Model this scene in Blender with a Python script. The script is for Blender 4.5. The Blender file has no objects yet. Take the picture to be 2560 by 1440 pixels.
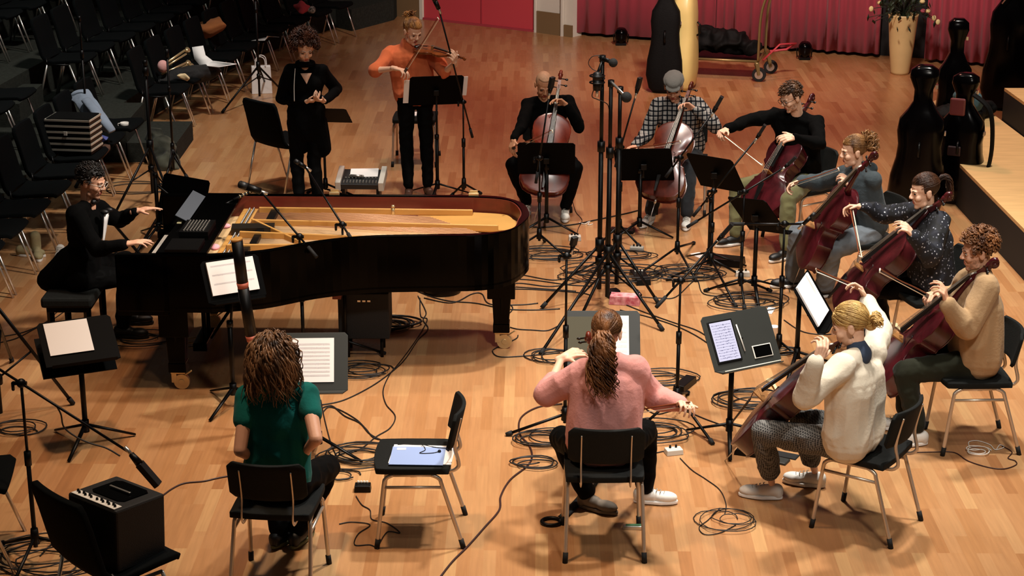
import bpy, bmesh, math, random
import numpy as np
from mathutils import Vector as V, Matrix as Mx, noise as NZ
random.seed(7)
R=math.radians
C=bpy.context.scene.collection
SC=bpy.context.scene
# ---------------- camera ----------------
CH=4.59; CT=R(18.2); CF=4600.0
cd=bpy.data.cameras.new('camera'); cam=bpy.data.objects.new('camera',cd); C.objects.link(cam)
cam.location=(0,0,CH); cam.rotation_euler=(R(90)-CT,0,0); cd.sensor_width=36; cd.lens=36*CF/2560; cd.clip_end=200
SC.camera=cam
SC.view_settings.view_transform='Standard'; SC.view_settings.look='None'; SC.view_settings.gamma=1
SC.view_settings.use_curve_mapping=False; SC.view_settings.exposure=0.0
# ---------------- world, hall lamps and added fill lamps ----------------
W=bpy.data.worlds.new('world'); SC.world=W; W.use_nodes=True
W.node_tree.nodes['Background'].inputs[0].default_value=(1.0,.85,.72,1); W.node_tree.nodes['Background'].inputs[1].default_value=0.035
def lamp(x,y,z,tx,ty,e,size,spot,blend=.6,col=(1,.86,.66)):
    l=bpy.data.lights.new('hall_or_fill_lamp','SPOT'); l.energy=e; l.color=col; l.shadow_soft_size=size; l.spot_size=R(spot); l.spot_blend=blend
    o=bpy.data.objects.new('hall_or_fill_lamp',l); C.objects.link(o); o.location=(x,y,z)
    o.rotation_euler=(V((tx,ty,0))-V((x,y,z))).to_track_quat('-Z','Y').to_euler()
lamp(1.8,12.6,9.5,1.6,11.6,3200,.30,64,.8,(1,.94,.86))
lamp(3.0,10.2,9.5,2.0,9.8,2900,.30,58,.9,(1,.95,.88))
lamp(.6,15.4,9.5,.7,14.6,1900,.30,54,.9,(1,.86,.74))
lamp(-1.9,9.4,9.5,-1.5,9.2,1900,.30,50,.9,(1,.70,.47))
lamp(1.8,20.0,9.0,2.0,19.0,1250,.5,78,.9,(1,.42,.30))  # lamp tinted red to redden the rear floor, where the curtain reflects
lamp(4.4,16.0,9.5,5.0,15.6,2500,.35,55,.8,(1,.93,.83))
lamp(-3.0,12.0,8.5,-2.7,12.0,480,.3,46,.9,(1,.62,.44))
lamp(1.2,11.0,5.6,-4.2,13.0,2000,.3,30,.8,(1,.90,.80))  # added low side fill that brightens the pianist's face
lamp(2.2,14.5,7.0,3.0,29.5,3600,.4,62,.7,(1,.84,.76))  # added wash that brightens the back wall, curtain and cases
lamp(2.2,5.5,11.5,1.4,13.2,1500,.5,44,.9,(1,.92,.83))  # added high front fill for the players' faces
lamp(2.4,3.2,8.2,1.4,13.6,2000,.5,42,.9,(1,.92,.83))  # added lower front fill, also for the faces
lamp(-1.0,15.5,9.0,-4.2,18.4,2700,.4,50,.8,(1,.93,.85))  # added lamp standing in for stage spill on the front rows
lamp(-5.5,20.0,8.5,-5.8,19.5,240,.5,75,.9,(.85,1,.95))  # added dim cool fill to lift the dark seating terraces
# ---------------- view helpers: turn a place seen in the photo into a point of the hall ----------------
_c,_s=math.cos(CT),math.sin(CT)
def ray(px,py):
    a=(px-1280)/CF; b=(py-720)/CF
    return V((a,_c-b*_s,-_s-b*_c))
O=V((0,0,CH))
def G(px,py,z=0.0):
    d=ray(px,py); return O+d*((z-CH)/d.z)
def AY(px,py,y):
    d=ray(px,py); return O+d*(y/d.y)
def RS(p,px,py,L,s=-1):
    d=ray(px,py).normalized(); m=(p-O).dot(d); q=O+d*m; h=(q-p).length
    if h>=L: return p+(q-p).normalized()*L
    return q+d*(s*math.sqrt(L*L-h*h))
def UP(b,py):
    # height above the floor point b seen on image row py
    k=(py-720)/CF
    # (-y s - dz c)/(y c - dz s)=k
    y=b.y; dz=(-y*_s-k*y*_c)/(_c-k*_s)
    return V((b.x,b.y,CH+dz))
def PIX(p):
    dz=p.z-CH; Z=p.y*_c-dz*_s; v=-p.y*_s-dz*_c
    return (1280+CF*p.x/Z,720+CF*v/Z)
# ---------------- materials ----------------
def lin(h):
    if isinstance(h,tuple): return h+(1,)
    h=h.lstrip('#'); o=[]
    for i in (0,2,4):
        c=int(h[i:i+2],16)/255; o.append(c/12.92 if c<=.04045 else ((c+.055)/1.055)**2.4)
    return tuple(o)+(1,)
_mats={}
def mat(name,col,rough=.6,metal=0,var=.0,vs=6,bump=0,bs=40,spec=.5,col2=None,stretch=None,coat=0,sheen=0,emis=0,trans=0):
    if name in _mats: return _mats[name]
    m=bpy.data.materials.new(name); m.use_nodes=True; n=m.node_tree.nodes; l=m.node_tree.links
    b=n['Principled BSDF']; b.inputs['Base Color'].default_value=lin(col); b.inputs['Roughness'].default_value=rough
    b.inputs['Metallic'].default_value=metal; b.inputs['Specular IOR Level'].default_value=spec
    if coat: b.inputs['Coat Weight'].default_value=coat; b.inputs['Coat Roughness'].default_value=.12
    if sheen: b.inputs['Sheen Weight'].default_value=sheen
    if trans: b.inputs['Transmission Weight'].default_value=trans
    if emis: b.inputs['Emission Color'].default_value=lin(col); b.inputs['Emission Strength'].default_value=emis
    if var or bump or col2:
        tc=n.new('ShaderNodeTexCoord'); mp=n.new('ShaderNodeMapping'); l.new(tc.outputs['Object'],mp.inputs['Vector'])
        if stretch: mp.inputs['Scale'].default_value=stretch
        if var or col2:
            t=n.new('ShaderNodeTexNoise'); t.inputs['Scale'].default_value=vs; t.inputs['Detail'].default_value=6; l.new(mp.outputs[0],t.inputs['Vector'])
            r=n.new('ShaderNodeValToRGB'); l.new(t.outputs[0],r.inputs[0])
            a=lin(col); c2=lin(col2) if col2 else tuple(x*(1-var) for x in a[:3])+(1,)
            r.color_ramp.elements[0].position=.35; r.color_ramp.elements[1].position=.65
            r.color_ramp.elements[0].color=c2; r.color_ramp.elements[1].color=a; l.new(r.outputs[0],b.inputs['Base Color'])
        if bump:
            t2=n.new('ShaderNodeTexNoise'); t2.inputs['Scale'].default_value=bs; t2.inputs['Detail'].default_value=4; l.new(mp.outputs[0],t2.inputs['Vector'])
            bp=n.new('ShaderNodeBump'); bp.inputs['Strength'].default_value=bump; bp.inputs['Distance'].default_value=.01
            l.new(t2.outputs[0],bp.inputs['Height']); l.new(bp.outputs[0],b.inputs['Normal'])
    _mats[name]=m; return m
def nodes(m):
    return m.node_tree.nodes,m.node_tree.links,m.node_tree.nodes['Principled BSDF']
def cloth(name,col,var=.25,bump=.25,bs=30,rough=.9,col2=None,vs=5): return mat(name,col,rough,0,var,vs,bump,bs,.08,col2,sheen=0 if 'black' in name else .08)
# ---------------- mesh builder ----------------
def frame(z,hint=V((0,0,1))):
    z=z.normalized(); x=hint.cross(z)
    if x.length<1e-4: x=V((1,0,0)).cross(z)
    if x.length<1e-4: x=V((0,1,0))
    x.normalize(); y=z.cross(x); return x,y,z
def TM(o,x,y,z): 
    return Mx(((x.x,y.x,z.x,o.x),(x.y,y.y,z.y,o.y),(x.z,y.z,z.z,o.z),(0,0,0,1)))
def loc(x,y,z,rz=0,rx=0,ry=0): return Mx.Translation((x,y,z))@Mx.Rotation(rz,4,'Z')@Mx.Rotation(ry,4,'Y')@Mx.Rotation(rx,4,'X')
def spl(pts,n=6):
    P=[V(p) for p in pts]; o=[]
    if len(P)<3: return P
    for i in range(len(P)-1):
        a=P[max(i-1,0)];b=P[i];c=P[i+1];d=P[min(i+2,len(P)-1)]
        for k in range(n):
            t=k/n; o.append(.5*((2*b)+(c-a)*t+(2*a-5*b+4*c-d)*t*t+(3*b-a-3*c+d)*t**3))
    o.append(P[-1]); return o
class B:
    def __init__(s,T=None): s.v=[];s.f=[];s.s=[];s.T=T
    def add(s,vs,fs,smooth=False):
        k=len(s.v); T=s.T
        s.v+=[tuple(T@V(v)) for v in vs] if T else [tuple(v) for v in vs]
        s.f+=[tuple(i+k for i in f) for f in fs]; s.s+=[smooth]*len(fs); return s
    def box(s,c,d,T=None,top=1.0):
        x,y,z=[a/2 for a in d]; vs=[]
        for sz,k in ((-1,1),(1,top)):
            for sx,sy in ((-1,-1),(1,-1),(1,1),(-1,1)):
                p=V((sx*x*k,sy*y*k,sz*z)); p=(T@p if T else p)+V(c); vs.append(p)
        return s.add(vs,[(3,2,1,0),(4,5,6,7),(0,1,5,4),(1,2,6,5),(2,3,7,6),(3,0,4,7)])
    def cyl(s,a,b,r,r2=None,n=10,smooth=True,cap=True):
        a=V(a);b=V(b); r2=r if r2 is None else r2
        if (b-a).length<1e-6: return s
        x,y,z=frame(b-a); vs=[]
        for p,q in ((a,r),(b,r2)):
            for i in range(n):
                t=2*math.pi*i/n; vs.append(p+x*(q*math.cos(t))+y*(q*math.sin(t)))
        s.add(vs,[(i,(i+1)%n,n+(i+1)%n,n+i) for i in range(n)],smooth)
        if cap:
            k=len(s.v)-2*n; s.f+=[tuple(k+i for i in range(n-1,-1,-1)),tuple(k+n+i for i in range(n))]; s.s+=[False]*2
        return s
    def tube(s,pts,r,n=7,flat=None,hint=V((0,0,1))):
        P=[V(p) for p in pts]; m=len(P)
        if m<2: return s
        rr=r if isinstance(r,(list,tuple)) else [r]*m
        if len(rr)!=m: rr=[np.interp(i/(m-1),np.linspace(0,1,len(rr)),rr) for i in range(m)]
        x,y,z=frame((P[1]-P[0]) if (P[1]-P[0]).length>1e-7 else V((0,0,1)),hint); vs=[]
        for i in range(m):
            d=P[min(i+1,m-1)]-P[max(i-1,0)]
            if d.length>1e-7:
                d.normalize(); x=(x-d*x.dot(d))
                if x.length<1e-6: x=frame(d)[0]
                x.normalize(); y=d.cross(x)
            for k in range(n):
                t=2*math.pi*k/n; vs.append(P[i]+x*(rr[i]*math.cos(t))+y*(rr[i]*(flat or 1)*math.sin(t)))
        fs=[(i*n+k,i*n+(k+1)%n,(i+1)*n+(k+1)%n,(i+1)*n+k) for i in range(m-1) for k in range(n)]
        s.add(vs,fs,True); k=len(s.v)-m*n
        s.f+=[tuple(k+i for i in range(n-1,-1,-1)),tuple(k+(m-1)*n+i for i in range(n))]; s.s+=[True]*2
        return s
    def cap(s,a,b,r,r2=None,n=12):
        a=V(a);b=V(b); r2=r if r2 is None else r2
        s.sph(a,(r,)*3,n=n); s.sph(b,(r2,)*3,n=n); return s.cyl(a,b,r,r2,n=n)
    def sph(s,c,r,T=None,n=12):
        if not isinstance(r,(tuple,list)): r=(r,)*3
        m=max(5,n//2+1); vs=[];c=V(c)
        for i in range(m+1):
            a=math.pi*i/m
            for k in range(n):
                t=2*math.pi*k/n; p=V((r[0]*math.sin(a)*math.cos(t),r[1]*math.sin(a)*math.sin(t),r[2]*math.cos(a)))
                vs.append(c+(T@p if T else p))
        fs=[(i*n+k,(i+1)*n+k,(i+1)*n+(k+1)%n,i*n+(k+1)%n) for i in range(m) for k in range(n)]
        return s.add(vs,fs,True)
    def lathe(s,pr,n=20,T=None,smooth=True):
        vs=[];m=len(pr)
        for r,z in pr:
            for k in range(n):
                t=2*math.pi*k/n; p=V((r*math.cos(t),r*math.sin(t),z)); vs.append(T@p if T else p)
        fs=[(i*n+k,i*n+(k+1)%n,(i+1)*n+(k+1)%n,(i+1)*n+k) for i in range(m-1) for k in range(n)]
        s.add(vs,fs,smooth); k=len(s.v)-m*n
        s.f+=[tuple(k+i for i in range(n-1,-1,-1)),tuple(k+(m-1)*n+i for i in range(n))]; s.s+=[False]*2
        return s
    def prism(s,poly,z0,z1,T=None):
        n=len(poly); vs=[]
        for z in (z0,z1):
            for x,y in poly:
                p=V((x,y,z)); vs.append(T@p if T else p)
        a=sum(poly[i][0]*poly[(i+1)%n][1]-poly[(i+1)%n][0]*poly[i][1] for i in range(n))
        fs=[(i,(i+1)%n,n+(i+1)%n,n+i) for i in range(n)]+[tuple(range(n-1,-1,-1)),tuple(range(n,2*n))]
        if a<0: fs=[f[::-1] for f in fs]
        return s.add(vs,fs)
    def sheet(s,rows,th=.002):
        # a thin solid from a grid of points
        m=len(rows);n=len(rows[0]); P=[[V(p) for p in r] for r in rows]; top=[];bot=[]
        for i in range(m):
            for j in range(n):
                u=P[min(i+1,m-1)][j]-P[max(i-1,0)][j]; w=P[i][min(j+1,n-1)]-P[i][max(j-1,0)]; q=u.cross(w)
                q=q.normalized()*th/2 if q.length>1e-9 else V((0,0,th/2)); top.append(P[i][j]+q); bot.append(P[i][j]-q)
        N=m*n; fs=[]
        for i in range(m-1):
            for j in range(n-1):
                a,b,c,d=i*n+j,(i+1)*n+j,(i+1)*n+j+1,i*n+j+1; fs+=[(a,b,c,d),(N+d,N+c,N+b,N+a)]
        ed=[(i*n,(i+1)*n) for i in range(m-1)]+[((m-1)*n+j,(m-1)*n+j+1) for j in range(n-1)]+[((i+1)*n+n-1,i*n+n-1) for i in range(m-1)]+[(j+1,j) for j in range(n-1)]
        fs+=[(b,a,N+a,N+b) for a,b in ed]
        return s.add(top+bot,fs,True)
def tag(o,label=None,cat=None,group=None,kind=None):
    if label: o['label']=label
    if cat: o['category']=cat
    if group: o['group']=group
    if kind: o['kind']=kind
    return o
def E_(name,label,cat,at=(0,0,0),rz=0,group=None):
    o=bpy.data.objects.new(name,None); C.objects.link(o); o.location=V(at); o.rotation_euler=(0,0,rz); o.empty_display_size=.1
    return tag(o,label,cat,group)
def org(p):
    w=V((0,0,0))
    while p is not None: w=w+p.location; p=p.parent
    return w
def setsm(me,fl): me.polygons.foreach_set('use_smooth',fl)
def obj(name,b,m,parent=None,world=False,bev=0,label=None,sub=0):
    me=bpy.data.meshes.new(name); vs=b.v; base=V((0,0,0))
    if world:
        if parent is not None: base=org(parent)
        else:
            a=np.array(vs); base=V((float((a[:,0].min()+a[:,0].max())/2),float((a[:,1].min()+a[:,1].max())/2),float(a[:,2].min())))
        vs=[(p[0]-base.x,p[1]-base.y,p[2]-base.z) for p in vs]
    me.from_pydata(vs,[],b.f); setsm(me,b.s); me.update()
    ms=m if isinstance(m,(list,tuple)) else [m]
    for q in ms: me.materials.append(q)
    o=bpy.data.objects.new(name,me); C.objects.link(o)
    if parent is not None: o.parent=parent
    elif world: o.location=base
    if bev:
        q=o.modifiers.new('b','BEVEL'); q.width=bev; q.segments=2; q.limit_method='ANGLE'; q.angle_limit=R(40)
        q.harden_normals=False
    if sub: q=o.modifiers.new('s','SUBSURF'); q.levels=sub; q.render_levels=sub
    if label: o['label']=label
    return o
def T_(name,label,cat,b,m,group=None,bev=0):   # a thing that is one mesh
    return tag(obj(name,b,m,None,True,bev),label,cat,group)
def kids(o): return list(o.children)
def dup(o,parent=None):
    c=o.copy(); C.objects.link(c); c.parent=parent
    for ch in kids(o): dup(ch,c)
    return c
def put(o,at,rz=0,label=None,group=None):
    o.location=V(at); o.rotation_euler=(0,0,rz)
    if label: o['label']=label
    if group: o['group']=group
    return o
def vox(name,b,vs,m,parent=None,it=4,post=None,fac=.5):
    me=bpy.data.meshes.new('t'); base=org(parent) if parent is not None else V((0,0,0))
    me.from_pydata([(p[0]-base.x,p[1]-base.y,p[2]-base.z) for p in b.v],[],b.f)
    o=bpy.data.objects.new('t',me); C.objects.link(o)
    q=o.modifiers.new('r','REMESH'); q.mode='VOXEL'; q.voxel_size=vs; q.adaptivity=0
    if it: q=o.modifiers.new('s','SMOOTH'); q.factor=fac; q.iterations=it
    dg=bpy.context.evaluated_depsgraph_get(); nm=bpy.data.meshes.new_from_object(o.evaluated_get(dg))
    bpy.data.objects.remove(o); bpy.data.meshes.remove(me); nm.name=name
    nm.materials.clear()
    for k in (m if isinstance(m,(list,tuple)) else [m]): nm.materials.append(k)
    if post: post(nm,base)
    setsm(nm,[True]*len(nm.polygons))
    r=bpy.data.objects.new(name,nm); C.objects.link(r)
    if parent is not None: r.parent=parent
    return r
def wrinkle(amp=.006,sc=9,st=(1,1,1.6),seed=0):
    def f(me,base):
        n=len(me.vertices); co=np.empty(n*3); me.vertices.foreach_get('co',co); co=co.reshape(-1,3)
        nr=np.empty(n*3); me.vertices.foreach_get('normal',nr); nr=nr.reshape(-1,3)
        d=np.array([1-2*abs(NZ.noise(V((p[0]*sc*st[0]+seed,p[1]*sc*st[1],p[2]*sc*st[2])))) for p in co])
        co+=nr*((d-.6)*amp)[:,None]; me.vertices.foreach_set('co',co.ravel()); me.update()
    return f
# ---------------- the hall ----------------
def struct(o): o['kind']='structure'; return o
def floor_mat():
    m=bpy.data.materials.new('parquet'); m.use_nodes=True; n,l,b=nodes(m)
    tc=n.new('ShaderNodeTexCoord'); mp=n.new('ShaderNodeMapping'); l.new(tc.outputs['Object'],mp.inputs[0])
    mp.inputs['Rotation'].default_value=(0,0,R(90.8))
    br=n.new('ShaderNodeTexBrick'); l.new(mp.outputs[0],br.inputs[0])
    br.inputs['Scale'].default_value=1; br.inputs['Brick Width'].default_value=.58; br.inputs['Row Height'].default_value=.072
    br.inputs['Mortar Size'].default_value=.0006; br.offset=.37; br.offset_frequency=3; br.squash=1
    br.inputs['Color1'].default_value=(0,0,0,1); br.inputs['Color2'].default_value=(1,1,1,1); br.inputs['Mortar'].default_value=(.25,.25,.25,1)
    r=n.new('ShaderNodeValToRGB'); l.new(br.outputs[0],r.inputs[0]); e=r.color_ramp.elements
    e[0].position=0; e[0].color=lin('#b27a4c'); e[1].position=1; e[1].color=lin('#d6a671')
    for p,c in ((.12,'#bf8756'),(.5,'#c69060'),(.88,'#cd9a68')): q=e.new(p); q.color=lin(c)
    gr=n.new('ShaderNodeTexNoise'); mp2=n.new('ShaderNodeMapping'); l.new(tc.outputs['Object'],mp2.inputs[0]); mp2.inputs['Scale'].default_value=(60,3,1)
    l.new(mp2.outputs[0],gr.inputs[0]); gr.inputs['Scale'].default_value=1; gr.inputs['Detail'].default_value=5
    big=n.new('ShaderNodeTexNoise'); l.new(tc.outputs['Object'],big.inputs[0]); big.inputs['Scale'].default_value=1.3; big.inputs['Detail'].default_value=5
    mx=n.new('ShaderNodeMix'); mx.data_type='RGBA'; mx.blend_type='MULTIPLY'; mx.inputs[0].default_value=.35
    l.new(r.outputs[0],mx.inputs[6]); l.new(gr.outputs[0],mx.inputs[7])
    mx2=n.new('ShaderNodeMix'); mx2.data_type='RGBA'; mx2.blend_type='MULTIPLY'; mx2.inputs[0].default_value=.25
    l.new(mx.outputs[2],mx2.inputs[6]); l.new(big.outputs[0],mx2.inputs[7]); l.new(mx2.outputs[2],b.inputs['Base Color'])
    rr=n.new('ShaderNodeMapRange'); l.new(big.outputs[0],rr.inputs[0]); rr.inputs[3].default_value=.20; rr.inputs[4].default_value=.36; l.new(rr.outputs[0],b.inputs['Roughness'])
    bp=n.new('ShaderNodeBump'); bp.inputs['Strength'].default_value=.15; bp.inputs['Distance'].default_value=.002; l.new(br.outputs['Fac'],bp.inputs['Height']); bp.invert=True; l.new(bp.outputs[0],b.inputs['Normal'])
    b.inputs['Specular IOR Level'].default_value=.6
    return m
b=B(); b.box((0,17,-.06),(26,30,.12)); struct(obj('floor',b,floor_mat()))
WALLH=6.0
def wallseg(name,a,c,z0,z1,th,m):
    a=V(a);c=V(c); d=(c-a); x=d.normalized(); y=V((-x.y,x.x,0)); bb=B()
    mid=(a+c)/2; T=Mx(((x.x,y.x,0,0),(x.y,y.y,0,0),(0,0,1,0),(0,0,0,1)))
    bb.box((mid.x+y.x*th/2,mid.y+y.y*th/2,(z0+z1)/2),(d.length,th,z1-z0),T)
    return struct(obj(name,bb,m,None,True))
m_white=mat('cream paint','#d9d2c4',.6,var=.05,vs=2); m_brown=mat('brown skirting','#7a6142',.6)
m_pinkp=mat('coral panel','#c8434c',.55,var=.04,vs=1.5); m_dark=mat('dark lining','#15100f',.9)
p0=G(880,0);w0=G(1060,48); w1=G(1340,80); w2=G(1432,93); w3=G(2200,150); w4=G(2560,178)
dr=(w1-w0).normalized(); wl=w0-dr*1.1; wfar=w0-dr*9
wallseg('wall_left',wfar,wl,0,WALLH,.2,m_dark)
wallseg('wall_back_left',wl,w0,0,WALLH,.2,m_white)
wallseg('wall_back',w0,w1,0,WALLH,.2,m_pinkp)
wallseg('wall_back_right',w1,w2,0,WALLH,.2,m_white)
wallseg('trim_1',w0-dr*.95-V((.012,.02,0)),w0-dr*.05-V((.012,.02,0)),0,.42,.03,m_brown)
d2=(w2-w1).normalized(); n2=V((-d2.y,d2.x,0))
wallseg('trim_2',w1+d2*.03-n2*.03,w1+d2*.44-n2*.03,0,.30,.03,m_brown)
wallseg('trim_9',w1+d2*.50-n2*.03,w2-n2*.03,0,.16,.03,m_brown)
nrm=V((-dr.y,dr.x,0))
for i,(k,w) in enumerate(((-.01,.05),(-.52,.02),)):
    wallseg('trim_%d'%(3+i),w0+dr*(k-w)-nrm*.03,w0+dr*k-nrm*.03,0,WALLH,.03,m_white)
wallseg('trim_5',w1-n2*.05,w1+d2*.025-n2*.05,0,WALLH,.04,m_white)
wallseg('trim_6',w1+d2*.46-n2*.05,w1+d2*.49-n2*.05,0,WALLH,.04,m_white)
# vertical seam of the coral panel
mm=w0+(w1-w0)*.52
wallseg('trim_7',mm-nrm*.012,mm+dr*.02-nrm*.012,0,WALLH,.012,mat('coral seam','#a8343f',.6))
wallseg('trim_8',w0-nrm*.03,w1-nrm*.03,0,.03,.03,mat('coral edge','#a83a44',.6))
# wall behind the curtain
w5=w4+(w4-w3).normalized()*4
wallseg('wall_right',w2+V((.1,.35,0)),w5+V((.1,.35,0)),0,WALLH,.2,m_dark)
# curtains: three lengths of pleated cloth
m_cur=mat('crimson curtain','#a33f4b',.85,0,.10,2,.1,20,.15,sheen=.2)
def curtain(a,c,lab,seed,h=WALLH,ph=.17,am=.05):
    a=V(a);c=V(c); d=c-a; L=d.length; x=d.normalized(); y=V((-x.y,x.x,0)); n=int(L/.022); rows=[]; rnd=random.Random(seed)
    ks=[(rnd.uniform(.7,1.4)*6.28/ph,rnd.uniform(0,6),rnd.uniform(.4,1)) for _ in range(3)]
    for j in range(9):
        z=.05+(h-.05)*j/8; row=[]
        for i in range(n+1):
            t=L*i/n; o=sum(w*math.sin(k*t+f+.25*math.sin(j*.9+t*2)*(1-j/9)) for k,f,w in ks)/2
            row.append(a+x*t+y*(o*am)+V((0,0,z)))
        rows.append(row)
    b=B(); b.sheet(rows,.006); return T_('stage_curtain',lab,'curtain',b,m_cur,'crimson stage curtains')
cdir=(w3-w2).normalized(); cn=V((-cdir.y,cdir.x,0))
q1=w2+cdir*(w3-w2).length*.99
curtain(w2+cn*.12,w2+(w3-w2)*.47+cn*.12,'crimson pleated curtain behind the two instrument cases and trolley',3)
curtain(w2+(w3-w2)*.475+cn*.10,q1+cn*.12,'crimson pleated curtain between the trolley and the tall flower vase',5)
c3=G(2305,160); curtain(c3+cn*.1,c3+cdir*3.6+cn*.1,'crimson pleated curtain beyond the vase and the large black case',9)
# seating terraces left
def rowx(y): return float(np.interp(y,[9,13.7,17.2,19.9,21.1,23.2,24.8,26.5],[-4.1,-3.92,-3.72,-3.42,-3.2,-2.8,-2.2,-1.5]))
m_carp=mat('charcoal carpet','#2f312c',.95,0,.3,30,.3,90,.1)
def terr(off,z,name,y0=8.0,y1=27.5,off2=4.5):
    ys=[y0+(y1-y0)*i/24 for i in range(25)]
    f=[(rowx(y)-off,y) for y in ys]; bk=[(-11,y1+3),(-11,y0)]
    b=B(); b.prism(f+bk,0,z); return struct(obj(name,b,m_carp))
def blk(name,x0,x1,y0,y1,z):
    b=B(); b.box(((x0+x1)/2,(y0+y1)/2,z/2),(x1-x0,y1-y0,z)); return struct(obj(name,b,m_carp,None,True))
terr(.62,.36,'floor_terrace_1'); terr(1.6,.72,'floor_terrace_2'); terr(2.58,1.08,'floor_terrace_3'); terr(3.56,1.44,'floor_terrace_4')
for i,(x0,x1,z) in enumerate(((-3.88,-3.37,.2),(-4.93,-3.87,.4),(-5.9,-4.92,.6),(-6.9,-5.89,.95),(-7.9,-6.89,1.3))):
    blk('floor_step_%d'%(i+1),x0,x1,18.02,18.98,z)
m_step=None
# black side block of the upper terrace against the cream wall
b=B(); P=[G(760,50),G(880,78),G(985,50),G(1010,20),G(800,-40)]
b.prism([(p.x,p.y) for p in P],0,.3); struct(obj('floor_terrace_5',b,m_carp))
# stage platforms right
m_ply=mat('pale stage boards','#d8b078',.55,0,.12,3,.05,60,.3,None,(1,6,1)); m_blk=mat('black skirt','#050505',.8)
def platform(poly,z,name):
    b=B(); b.prism(poly,0,z-.03); o=struct(obj(name,b,m_blk,None,True))
    b=B(); b.prism(poly,z-.03,z); struct(obj(name+'_top',b,m_ply,None,True))
a=G(2272,281,.4); c=G(2560,572,.4); e=G(2490,268,.4)
dd=(c-a).normalized()
g1=G(2511,220,.72); g2=G(2560,255,.72); gd=(g2-g1).normalized()
platform([(a.x,a.y),(a.x+dd.x*9,a.y+dd.y*9),(a.x+dd.x*9+3.0,a.y+dd.y*9),(g1.x+gd.x*5+.02,g1.y+gd.y*5),(g1.x-.02,g1.y+.02),(g1.x-.1,a.y+1.1),(a.x+.2,a.y+.3)],.4,'floor_platform_1')
platform([(g1.x,g1.y),(g1.x+gd.x*5,g1.y+gd.y*5),(g1.x+gd.x*5+4,g1.y+gd.y*5),(g1.x+3.2,g1.y)],.72,'floor_platform_2')
# ---------------- concert grand ----------------
m_lac=mat('black piano lacquer','#010101',.12,0,spec=.07)
m_rimin=mat('mahogany rim lining','#6e2a1e',.35,0,.25,3,0,40,.5,None,(1,12,8))
m_gold=mat('gilded iron plate','#c8954f',.42,.2,.1,5)
m_sound=mat('spruce soundboard','#dcb684',.5,0,.1,3,0,40,.4,None,(1,30,1))
m_str=mat('steel strings','#e6cda8',.45,.3); m_cop=mat('copper wound strings','#b98a63',.5,.2)
m_brass=mat('brass fitting','#d9c193',.32,.75); m_felt=mat('red felt','#9c3040',.95)
m_key=mat('ivory keys','#efe9dc',.35); m_ebo=mat('black keys','#060606',.3)
m_bk=mat('satin black metal','#020202',.42,spec=.25); m_rub=mat('black rubber','#020202',.8)
PA=G(300,500,1.0)
piano=E_('grand_piano','large black lidless concert grand piano with mahogany inner rim and gold plate','piano',(-2.62,11.62,0),R(-1.4))
# local frame: x along the piano (keyboard 0 -> tail 2.72), y across (treble 0 -> bass 1.57)
def outline(ins=0.0):
    k=ins; p=[(0.30+k*0,0+k),(.62,0+k)]
    cur=spl([(.62,0+k),(.95,.09+k),(1.28,.31+k),(1.62,.44+k),(2.05,.485+k),(2.40,.52+k),(2.60,.66+k*.6),(2.70-k,.92),(2.715-k,1.12),(2.66-k,1.36),(2.50,1.52-k),(2.30,1.56-k)],6)
    return p+[(q.x,q.y) for q in cur[1:]]+[(.30,1.56-k)]
def ring_wall(b,o1,o2,z0,z1):
    n=len(o1); vs=[(x,y,z0) for x,y in o1]+[(x,y,z1) for x,y in o1]+[(x,y,z1) for x,y in o2]+[(x,y,z0) for x,y in o2]
    fs=[]
    for i in range(n-1):
        for k in range(3): fs.append((k*n+i,k*n+i+1,(k+1)*n+i+1,(k+1)*n+i))
        fs.append((3*n+i,3*n+i+1,i+1,i))
    fs+=[(0,n,2*n,3*n),(n-1,4*n-1,3*n-1,2*n-1)]
    b.add(vs,fs,False)
oo=outline(0); oi=outline(.055); oj=outline(.062)
b=B(); ring_wall(b,oo,oi,.62,1.0); rim=obj('rim',b,m_lac,piano,bev=.006)
b=B(); ring_wall(b,oi,oj,.70,.993); obj('rim_lining',b,m_rimin,rim)
b=B(); b.prism(oo,.60,.64); obj('underside',b,m_lac,piano)
b=B(); b.prism(oj,.78,.80); obj('soundboard',b,m_sound,piano)
# keyboard case
for y_ in (.03,1.53): b=B(); b.box((.17,y_,.80),(.36,.06,.40)); obj('cheek',b,m_lac,piano,bev=.012)
b=B(); b.box((.15,.78,.615),(.34,1.5,.10)); b.box((.0,.78,.68),(.03,1.5,.06)); obj('keybed',b,m_lac,piano,bev=.004)
b=B(); b.box((.27,.78,.93),(.03,1.46,.14)); b.box((.43,.78,1.0),(.34,1.5,.02)); obj('fallboard',b,m_lac,piano,bev=.004)
b=B(); w=1.22/52
for i in range(52): b.box((.10,.17+w*(i+.5),.715),(.15,w-.0014,.02))
kb=obj('white_keys',b,m_key,piano); kb['kind']='stuff'
b=B()
for i in range(51):
    if (i+5)%7 in (0,1,3,4,5): b.box((.13,.17+w*(i+1),.733),(.095,.011,.014))
kb=obj('black_keys',b,m_ebo,piano); kb['kind']='stuff'
for y_ in (.12,1.44): b=B(); b.box((.07,y_,.72),(.2,.09,.05)); obj('key_block',b,m_lac,piano,bev=.004)
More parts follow.
